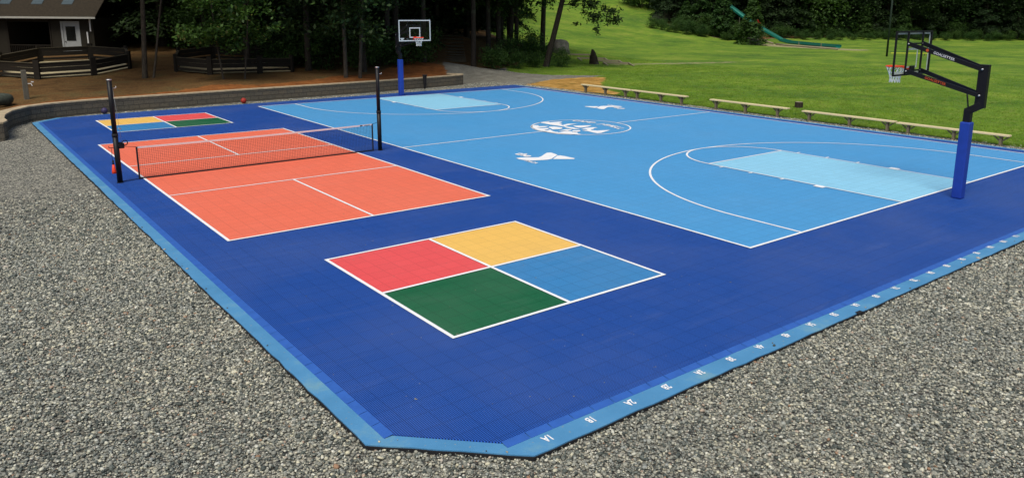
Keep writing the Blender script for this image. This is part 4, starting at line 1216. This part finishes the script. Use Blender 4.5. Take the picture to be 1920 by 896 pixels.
def hemlock_crown(seed, h0, h1, r, nbr, per, size, mat, name='crown'):
    rs = np.random.default_rng(seed); Cs, Ns, ends = [], [], []
    for k in range(nbr):
        u = rs.uniform(0, 1) ** 1.15; z = h0 + (h1 - h0) * u; ln = r * (1 - u) ** .75 * rs.uniform(.7, 1.1) + .3
        a = rs.uniform(0, 2 * np.pi); d = np.array([np.cos(a), np.sin(a), 0]); sd = np.array([-d[1], d[0], 0])
        n = int(per * (.4 + ln / r)); tt = rs.uniform(.15, 1, n) ** .8
        spread = ln * .28 * (1.15 - tt) + .08
        P = d * (tt * ln)[:, None] + sd * (rs.normal(size=n) * spread)[:, None]
        P[:, 2] = z - .28 * ln * tt ** 2 + rs.normal(size=n) * .09
        Cs.append(P); Ns.append(unit(rs.normal(size=(n, 3)) * .38 + np.array([0, 0, 1]) + d * .35)); ends.append((z, a, ln))
    return leaf_object_mesh(name, np.vstack(Cs), np.vstack(Ns), size, mat, rs, 2.0), ends
def trunk_mesh(seed, h, r0, r1, lean=(0, 0), limbs=(), wob=.12, name='trunk', mat='bark'):
    rs = random.Random(seed); m = MB(); k = 1 / F
    pts, rr = [], []
    n = 9
    for i in range(n + 1):
        u = i / n
        pts.append(Vector((lean[0] * u + math.sin(u * 5 + seed) * wob * u, lean[1] * u + math.cos(u * 4 + seed) * wob * u, h * u - .3)) * k)
        rr.append((r0 * (1 - u) + r1 * u + (r0 * .45 if i == 0 else 0)) * k)
    pts.insert(1, pts[0].lerp(pts[1], .25)); rr.insert(1, r0 * 1.05 * k)
    m.tube(pts, rr, 10)
    for (z, a, ln) in limbs:
        u = z / h
        b = Vector((lean[0] * u, lean[1] * u, z - .25)); e = b + Vector((math.cos(a) * ln, math.sin(a) * ln, ln * rs.uniform(-.15, .4)))
        mid = b.lerp(e, .5) + Vector((0, 0, ln * .08)); q = max(.012, r0 * .28 * (1 - .6 * u))
        m.tube([b * k, mid * k, e * k], [q * k, q * .6 * k, q * .2 * k], 6)
    me = D.meshes.new(name); me.from_pydata([tuple(v * F) for v in m.v], [], m.f); me.update()
    me.polygons.foreach_set('use_smooth', [True] * len(m.f)); me.materials.append(M_[mat]); return me

def tree_obj(name, trunk, crown, label, cat, x, y, group=None, s=1.0, rz=0.0, z=None, sz=None):
    t = D.objects.new(name, None); COL.objects.link(t)
    t.location = Vector((x, y, hz(x, y) if z is None else z)) * F
    t.rotation_euler = (0, 0, rz); t.scale = (s, s, sz or s)
    tag(t, label, cat, group)
    for nm, me in (('trunk', trunk), ('crown', crown)):
        if me is None: continue
        o = D.objects.new(nm, me); COL.objects.link(o); o.parent = t
    return t

# shared crowns
HEM = []
for i in range(4):
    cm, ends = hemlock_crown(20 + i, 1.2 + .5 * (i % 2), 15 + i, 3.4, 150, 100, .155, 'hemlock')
    HEM.append((trunk_mesh(20 + i, 15 + i, .24, .03, (0, 0), [(z, a, l * .8) for z, a, l in ends[::5]], .1, mat='bark_dark'), cm))
BRD = []
for i in range(4):
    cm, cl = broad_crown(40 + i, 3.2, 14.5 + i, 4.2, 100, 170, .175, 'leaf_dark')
    BRD.append((trunk_mesh(40 + i, 12, .22, .06, (.2 * i, .1), [(min(11, max(3, c[2] * .8)), math.atan2(c[1], c[0]), float(np.hypot(c[0], c[1]))) for c in cl[::6]], .3, mat='bark_dark'), cm))
HIGH = []
for i in range(3):
    cm, cl = broad_crown(60 + i, 6.5, 16 + i, 4.6, 80, 110, .26, 'leaf_dark')
    HIGH.append((cm, cl))
SHR = []
for i in range(4):
    cm, cl = broad_crown(80 + i, .1, 1.9 + .3 * i, 1.25, 34, 70, .10, 'leaf_shrub', .8)
    SHR.append((trunk_mesh(80 + i, 1.2, .03, .01, (0, 0), [(.4, a, .7) for a in (0.3, 2, 4)], .05, name='stem'), cm))
YEW = []
for i in range(3):
    cm, ends = hemlock_crown(90 + i, .2, 4.6 + .6 * i, 1.7, 80, 50, .15, 'leaf_shrub')
    YEW.append((trunk_mesh(90 + i, 4.4, .07, .015, (0, 0), (), .05), cm))

def ang_of(px):       # bearing of a photo column, for laying out rows of trees across the land
    return math.atan2(fw.y, fw.x) - math.atan((px - cx_) / f_)
def ground_at(px, depth):
    d = fw + rt * ((px - cx_) / f_); k_ = depth
    return CAM.x + d.x * k_, CAM.y + d.y * k_

# --- named trees of the foreground
def special(name, x, y, h, r0, lean, crown, label, limbs=(), wob=.1, z=None, seed=5, mat='bark'):
    return tree_obj(name, trunk_mesh(seed, h, r0, r0 * .45, lean, limbs, wob, mat=mat), crown, label, 'tree', x, y, z=z)
def crown_at(seed, clumps, per, size, mat, flat=.6):
    rs = np.random.default_rng(seed); C, Nn = [], []
    for (x, y, z, r) in clumps:
        n = int(per * r * r)
        P = np.array([x, y, z]) + rs.normal(size=(n, 3)) * r * .5 * np.array([1, 1, flat])
        C.append(P); Nn.append(unit(rs.normal(size=(n, 3)) * .7 + np.array([0, 0, 1])))
    return leaf_object_mesh('crown', np.vstack(C), np.vstack(Nn), size, mat, rs)
def ring(seed, n, r, z0, z1, cr):
    rs = random.Random(seed); return [(rs.uniform(-r, r), rs.uniform(-r, r), rs.uniform(z0, z1), cr * rs.uniform(.7, 1.2)) for _ in range(n)]
special('slim_tree', -8.4, 121.7, 14, .135, (.9, .1), crown_at(1, ring(1, 70, 6.5, 7.0, 14, 1.6), 110, .2, 'leaf_dark'), 'straight grey trunked tree between the two octagonal pits', seed=2)  # crown widened out of view to shade the pits
special('slim_tree', -7.3, 120.9, 9, .065, (1.9, .4), crown_at(2, ring(2, 30, 4.5, 6.0, 11, 1.4), 110, .17, 'leaf_dark'), 'thin leaning tree right beside the straight grey trunk between the pits', seed=3, wob=.2)  # unseen crown spread wide here too, for shade over the pits
special('leafy_sapling', 1.2, 108.5, 6.5, .05, (-.5, .3), crown_at(3, ring(3, 9, 1.1, 1.6, 2.6, .45) + ring(13, 22, 2.0, 1.9, 4.9, .62), 330, .13, 'leaf'), 'leafy sapling in front of the right hand pit, left of its pair', seed=4)
special('leafy_sapling', 4.6, 108.5, 6.0, .045, (.7, .2), crown_at(4, ring(4, 7, 1.0, 1.5, 2.5, .45) + ring(14, 22, 2.0, 1.9, 4.9, .62), 330, .13, 'leaf'), 'leafy sapling in front of the right hand pit, right of its pair', seed=6)
special('leafy_tree', 21.6, 104.6, 11, .12, (.15, .5), crown_at(5, ring(5, 34, 2.4, 2.6, 10, .95), 240, .16, 'leaf_dark'), 'tree with two pale trunks on the mulch bed, left trunk', seed=7)
special('leafy_tree', 23.8, 103.6, 11, .10, (.9, .3), crown_at(6, ring(6, 30, 2.4, 2.9, 10, .95), 240, .16, 'leaf_dark'), 'tree with two pale trunks on the mulch bed, right trunk', seed=8)
special('dark_tree', 74.2, 134.5, 16, .22, (0, 0), crown_at(7, ring(37, 9, 2.6, 3.3, 5.4, .55) + ring(7, 34, 3.2, 5.2, 14, 1.2), 190, .15, 'leaf_dark'), 'leftmost dark trunk of the row beside the gravel path', seed=9, mat='bark_dark')
special('dark_tree', 79.1, 136.8, 16, .24, (0, 0), crown_at(8, ring(38, 9, 2.6, 3.3, 5.4, .55) + ring(8, 34, 3.2, 5.0, 14, 1.2), 190, .15, 'leaf'), 'second dark trunk from the left in the row beside the gravel path', seed=10, mat='bark_dark')  # paler leaf colour stands in for lit foliage
special('dark_tree', 85.8, 138.2, 15, .2, (.3, 0), crown_at(9, ring(39, 9, 2.6, 3.3, 5.4, .55) + ring(9, 30, 2.8, 4.6, 13, 1.1), 190, .15, 'leaf_dark'), 'third dark trunk from the left, where the row meets the grass hill', seed=11, mat='bark_dark')
special('dark_tree', 90.4, 147.5, 15, .2, (-.2, 0), crown_at(10, ring(40, 9, 2.6, 3.3, 5.4, .55) + ring(10, 30, 2.8, 4.6, 13, 1.1), 190, .15, 'leaf'), 'dark trunk half behind the third one of the path row', seed=12, mat='bark_dark')  # lit foliage again put into the colour by the paler leaves
special('dark_tree', 109.5, 156.5, 15, .26, (.4, 0), crown_at(11, ring(11, 24, 2.6, 5.6, 14, 1.2), 190, .15, 'leaf_dark'), 'upright tree just behind the leaning one by the pale boulder', seed=13, mat='bark_dark')
# the leaning oak with a branch over the grass
oak_limbs = [(5.0, R(-38), 3.6), (5.8, R(-50), 3.0), (6.5, R(20), 3.0), (7.5, R(200), 3)]
br = []
rs_ = random.Random(3)
u_ = (0.782, -0.623)
for k_ in range(40):
    a = rs_.uniform(.4, 5.4); z_ = 6.4 - a * .55 + rs_.uniform(-.5, .9)
    br.append((u_[0] * a + rs_.uniform(-.4, .4), u_[1] * a + rs_.uniform(-.4, .4), z_, rs_.uniform(.3, .55)))
for a in (3.9, 4.0, 4.1): br.append((u_[0] * a, u_[1] * a, 3.1 - (a - 3.9) * 2.4, .28))
for a in (2.3, 2.5): br.append((u_[0] * a, u_[1] * a, 3.3, .25))
special('leaning_oak', 87.6, 128.2, 13, .25, (3.1, -1.2), crown_at(12, br + ring(12, 30, 3.4, 7.5, 14, 1.4), 260, .15, 'leaf_dark'), 'leaning tree with a branch hanging over the grass hill', limbs=oak_limbs, seed=14, mat='bark_dark')

# --- woodland behind the court, left of the hill
rs_ = random.Random(11)
labels_h = 'tall dark evergreen in the shaded wood behind the court'
labels_b = 'tall dark leafy tree in the shaded wood behind the court'
placed = []
def clear(x, y):
    if (x + 17) ** 2 + (y - 136) ** 2 < 17 ** 2 or (x - 8.6) ** 2 + (y - 125.6) ** 2 < 14 ** 2: return False
    if -75 < x < 6 and 152 < y < 196 and ((Vector((x, y, 0)) - Vector((HX, HY, 0))).dot(ua) > -6): return False
    if (x - 2.6) ** 2 + (y - 200) ** 2 < 8 ** 2: return False
    # path and steps
    for (ax, ay, bx, by) in ((48, 108, 60, 130), (60, 130, 80, 160)):
        A = Vector((ax, ay)); B = Vector((bx, by)); P = Vector((x, y)); t_ = max(0, min(1, (P - A).dot(B - A) / (B - A).length_squared))
        if (P - (A + (B - A) * t_)).length < 7: return False
    return all((x - a) ** 2 + (y - b) ** 2 > 7.5 ** 2 for a, b in placed)
rows = []
for D_ in (168, 182, 198, 216, 236, 258, 284, 312):
    px = 175 + rs_.uniform(0, 40)
    lim = 640 if D_ < 175 else (830 if D_ < 210 else (1000 if D_ < 250 else (960 if D_ < 290 else 930)))
    if D_ < 175: px = 560
    while px < lim:
        x, y = ground_at(px, D_ + rs_.uniform(-6, 6))
        if clear(x, y) and not (D_ < 200 and px > 880 and False):
            placed.append((x, y)); rows.append((x, y))
        px += (62 if D_ < 230 else 78) * (200 / D_) ** .5 * rs_.uniform(.75, 1.3)
for i, (x, y) in enumerate(rows):
    if i % 3 != 2:
        tm, cm = HEM[rs_.randrange(4)]; tree_obj('hemlock_tree', tm, cm, labels_h, 'tree', x, y, 'dark evergreens of the shaded wood', rs_.uniform(.85, 1.25), rs_.uniform(0, 6.28))
    else:
        tm, cm = BRD[rs_.randrange(4)]; tree_obj('leafy_tree', tm, cm, labels_b, 'tree', x, y, 'dark leafy trees of the shaded wood', rs_.uniform(.85, 1.2), rs_.uniform(0, 6.28))
print('wood trees', len(rows))
# canopy trees behind and above the hut
for i, (x, y) in enumerate(((-30, 205), (-48, 205), (-14, 204), (-62, 190), (-44, 225), (-20, 228), (0, 230), (-70, 160), (-62, 135))):
    tm, cm = HEM[i % 4]; tree_obj('hemlock_tree', tm, cm, 'tall dark evergreen standing behind the brown hut', 'tree', x, y, 'evergreens behind the brown hut', 1.2, i * 1.3)
# trees added so that their unseen high crowns shade the path, steps and pits
for i, (px, D_, lb) in enumerate(((690, 158, 'tall bare trunk with added shade crown right of the two pale trunks'), (735, 172, 'tall bare trunk with added shade crown behind the far hoop pole'), (800, 178, 'tall bare trunk with added shade crown just left of the woodland steps'), (890, 186, 'tall bare trunk with added shade crown just right of the woodland steps'), (825, 215, 'tall bare trunk with added shade crown at the top left of the woodland steps'), (880, 232, 'tall bare trunk with added shade crown at the top right of the woodland steps'), (480, 158, 'tall bare trunk with added shade crown behind the right hand pit'), (590, 158, 'tall bare trunk with added shade crown left of the two pale trunks'))):
    x, y = ground_at(px, D_); cm, cl = HIGH[i % 3]
    placed.append((x, y)); tree_obj('added_shade_tree', trunk_mesh(70 + i, 13, .2, .1, (0, 0), [(9, a, 3.5) for a in (0, 2, 4)], .12, mat='bark_dark'), cm, lb, 'tree', x, y, None, 1.0, i)
# undergrowth
def shrubs(lst, label, group, kinds, cat='shrub', name='shrub'):
    NTH = ('leftmost', 'second from the left', 'third from the left', 'fourth from the left', 'fifth from the left', 'fifth from the right', 'fourth from the right', 'third from the right', 'second from the right', 'rightmost')
    lst = sorted(lst); base = label
    for i, (px, D_, s) in enumerate(lst):
        if len(lst) <= 10:
            j = i if i < len(lst) / 2 else 10 - (len(lst) - i)
            label = base + ', ' + NTH[j]
        x, y = ground_at(px, D_); tm, cm = kinds[i % len(kinds)]
        tree_obj(name, tm, cm, label, cat, x, y, group, s, rs_.uniform(0, 6.28))
shrubs([(985, 208, 1.0), (1003, 214, .9), (1048, 206, .6), (950, 196, .9), (925, 186, .8), (1000, 200, .6), (970, 192, .5)], 'low dark bush under the trunks by the hill foot', 'bushes under the trunks at the hill foot', SHR)
shrubs([(300, 190, 1.2), (335, 186, 1.1), (365, 180, 1.2), (245, 200, 1.0), (275, 196, 1.1), (225, 182, .8), (405, 176, 1.1), (450, 172, 1.2), (500, 168, 1.3), (190, 190, .7)], 'low bush on the brown slope behind the pits', 'bushes on the brown slope', SHR)
shrubs([(570, 165, 1.1), (615, 162, 1.1), (720, 168, 1.2), (770, 172, 1.1), (800, 180, 1.0), (690, 160, .9), (545, 160, .8)], 'dark bush in the shade behind the mulch bed', 'bushes behind the mulch bed', SHR)

# --- bank and forest on the right
lst = []
for i in range(30):
    u = i / 29; px = 1215 + u * 186; lst.append((px + rs_.uniform(-5, 5), 388 - 18 * u + rs_.uniform(-5, 9), rs_.uniform(.45, .8) + .5 * u * rs_.random()))
shrubs(lst, 'bright green bush on the bank between the grass hill and the forest', 'bushes on the bank by the slide', SHR)
shrubs([(1192, 442, 2.2), (1215, 446, 2.4), (1172, 452, 1.8), (1236, 450, 1.8)], 'light leafy bush at the top of the grass hill', 'bushes at the top of the grass hill', SHR)
for (px, D_, s, lb) in ((1300, 392, 1.35, 'small evergreen on the bank, left of the slide'), (1338, 382, 1.35, 'bushy evergreen between the two ends of the upper slide'), (1392, 356, 1.3, 'pointed evergreen in front of the middle of the slide'), (1272, 394, .9, 'lowest small evergreen on the bank, below the long boulder')):
    x, y = ground_at(px, D_); tm, cm = YEW[int(px) % 3]; tree_obj('small_evergreen', tm, cm, lb, 'tree', x, y, None, s, px)
lst = [(1432 + i * 15 + rs_.uniform(-9, 9), 400 + rs_.uniform(-6, 14) + (i * .5), rs_.choice((.7, 1.0, 1.3, 2.2, 2.8)) * rs_.uniform(.8, 1.15)) for i in range(35)]
shrubs(lst, 'dark green bush along the foot of the forest behind the field', 'bushes along the foot of the forest', SHR[:3] + YEW[:1])
shrubs([(1425 + i * 13 + rs_.uniform(-6, 6), 388 + rs_.uniform(-4, 5) + i * .4, rs_.uniform(.35, .75)) for i in range(42)], 'low pale green fern clump where the field meets the forest', 'fern clumps at the forest edge', SHR, 'fern', 'fern_clump')
cnt = 0
for D_, step in ((412, 34), (436, 38), (465, 42)):
    px = (1250 if D_ < 430 else 1225) + rs_.uniform(0, 10)
    while px < 1990:
        x, y = ground_at(px, D_ + rs_.uniform(-7, 7)); k_ = cnt % 5
        if k_ in (0, 1, 3): tm, cm = HEM[rs_.randrange(4)]; lb, gr, nm = 'tall dark evergreen of the forest behind the field', 'evergreens of the forest behind the field', 'hemlock_tree'
        else: tm, cm = BRD[rs_.randrange(4)]; lb, gr, nm = 'tall leafy tree of the forest behind the field', 'leafy trees of the forest behind the field', 'leafy_tree'
        tree_obj(nm, tm, cm, lb, 'tree', x, y, gr, rs_.uniform(.95, 1.35), rs_.uniform(0, 6.28)); cnt += 1
        px += step * rs_.uniform(.7, 1.3)
print('forest trees', cnt)
# deep forest: one mass of foliage on rising ground behind the rows
def deep_forest(name, specs, n, label):
    rs = np.random.default_rng(5); C, Nn = [], []
    for (pa, pb, d0, d1, m_) in specs:
        px = rs.uniform(pa, pb, m_); dd_ = rs.uniform(d0, d1, m_)
        cc = np.stack([CAM.x + (fw.x + rt.x * (px - cx_) / f_) * dd_, CAM.y + (fw.y + rt.y * (px - cx_) / f_) * dd_], 1)
        zz = height(cc[:, 0], cc[:, 1]); hh = rs.uniform(.5, 46, m_)
        c3 = np.stack([cc[:, 0], cc[:, 1], zz + hh], 1)
        i = np.repeat(np.arange(m_), n)
        P = c3[i] + rs.normal(size=(len(i), 3)) * np.array([3.4, 3.4, 1.7])
        C.append(P); Nn.append(unit(rs.normal(size=(len(i), 3)) * .6 + np.array([0, 0, 1])))
    V, Q = leaf_quads(np.vstack(C) * F, np.vstack(Nn), .5, rs)
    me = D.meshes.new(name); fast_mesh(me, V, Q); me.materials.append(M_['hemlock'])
    o = D.objects.new(name, me); COL.objects.link(o); tag(o, label, 'forest', kind='stuff')
deep_forest('distant_forest', [(1160, 2080, 480, 560, 3600), (140, 950, 325, 400, 2400), (-500, 180, 260, 340, 1500), (900, 1200, 560, 640, 700)], 34, 'dark distant forest filling the land behind the nearer trees')

# ------------------------------------------------------------------ grass blades along the field edge and hill foot
def grass():
    n = 60000
    u = rng.random(n)
    x = 55.9 + 110 * u ** 2.6 + rng.normal(0, .25, n); y = rng.uniform(-14, 98, n)
    x2 = rng.uniform(66, 130, 26000); y2 = rng.uniform(98, 175, 26000)
    x = np.concatenate([x, x2]); y = np.concatenate([y, y2])
    k = (sdist(Z_GRASS, x, y) > -.35) & ~inside(Z_STRAW, x, y) & ~inside(Z_SAND1, x, y) & ~inside(Z_PATH, x, y)
    x, y = x[k], y[k]; n = len(x); z = height(x, y)
    B = 5
    x = np.repeat(x, B) + rng.normal(0, .12, n * B); y = np.repeat(y, B) + rng.normal(0, .12, n * B); z = np.repeat(z, B)
    h = rng.uniform(.08, .24, n * B); a = rng.uniform(0, 2 * np.pi, n * B); wd = .022
    lx, ly = rng.normal(0, .45, n * B) * h, rng.normal(0, .45, n * B) * h
    p0 = np.stack([x - np.cos(a) * wd, y - np.sin(a) * wd, z - .03], 1); p1 = np.stack([x + np.cos(a) * wd, y + np.sin(a) * wd, z - .03], 1); p2 = np.stack([x + lx, y + ly, z + h], 1)
    V = np.stack([p0, p1, p2], 1).reshape(-1, 3) * F
    me = D.meshes.new('grass'); fast_mesh(me, V, np.arange(len(V)).reshape(-1, 3)); me.materials.append(M_['grassblade'])
    o = D.objects.new('grass', me); COL.objects.link(o); tag(o, 'short green grass blades along the field behind the benches', 'grass', kind='stuff')
grass()
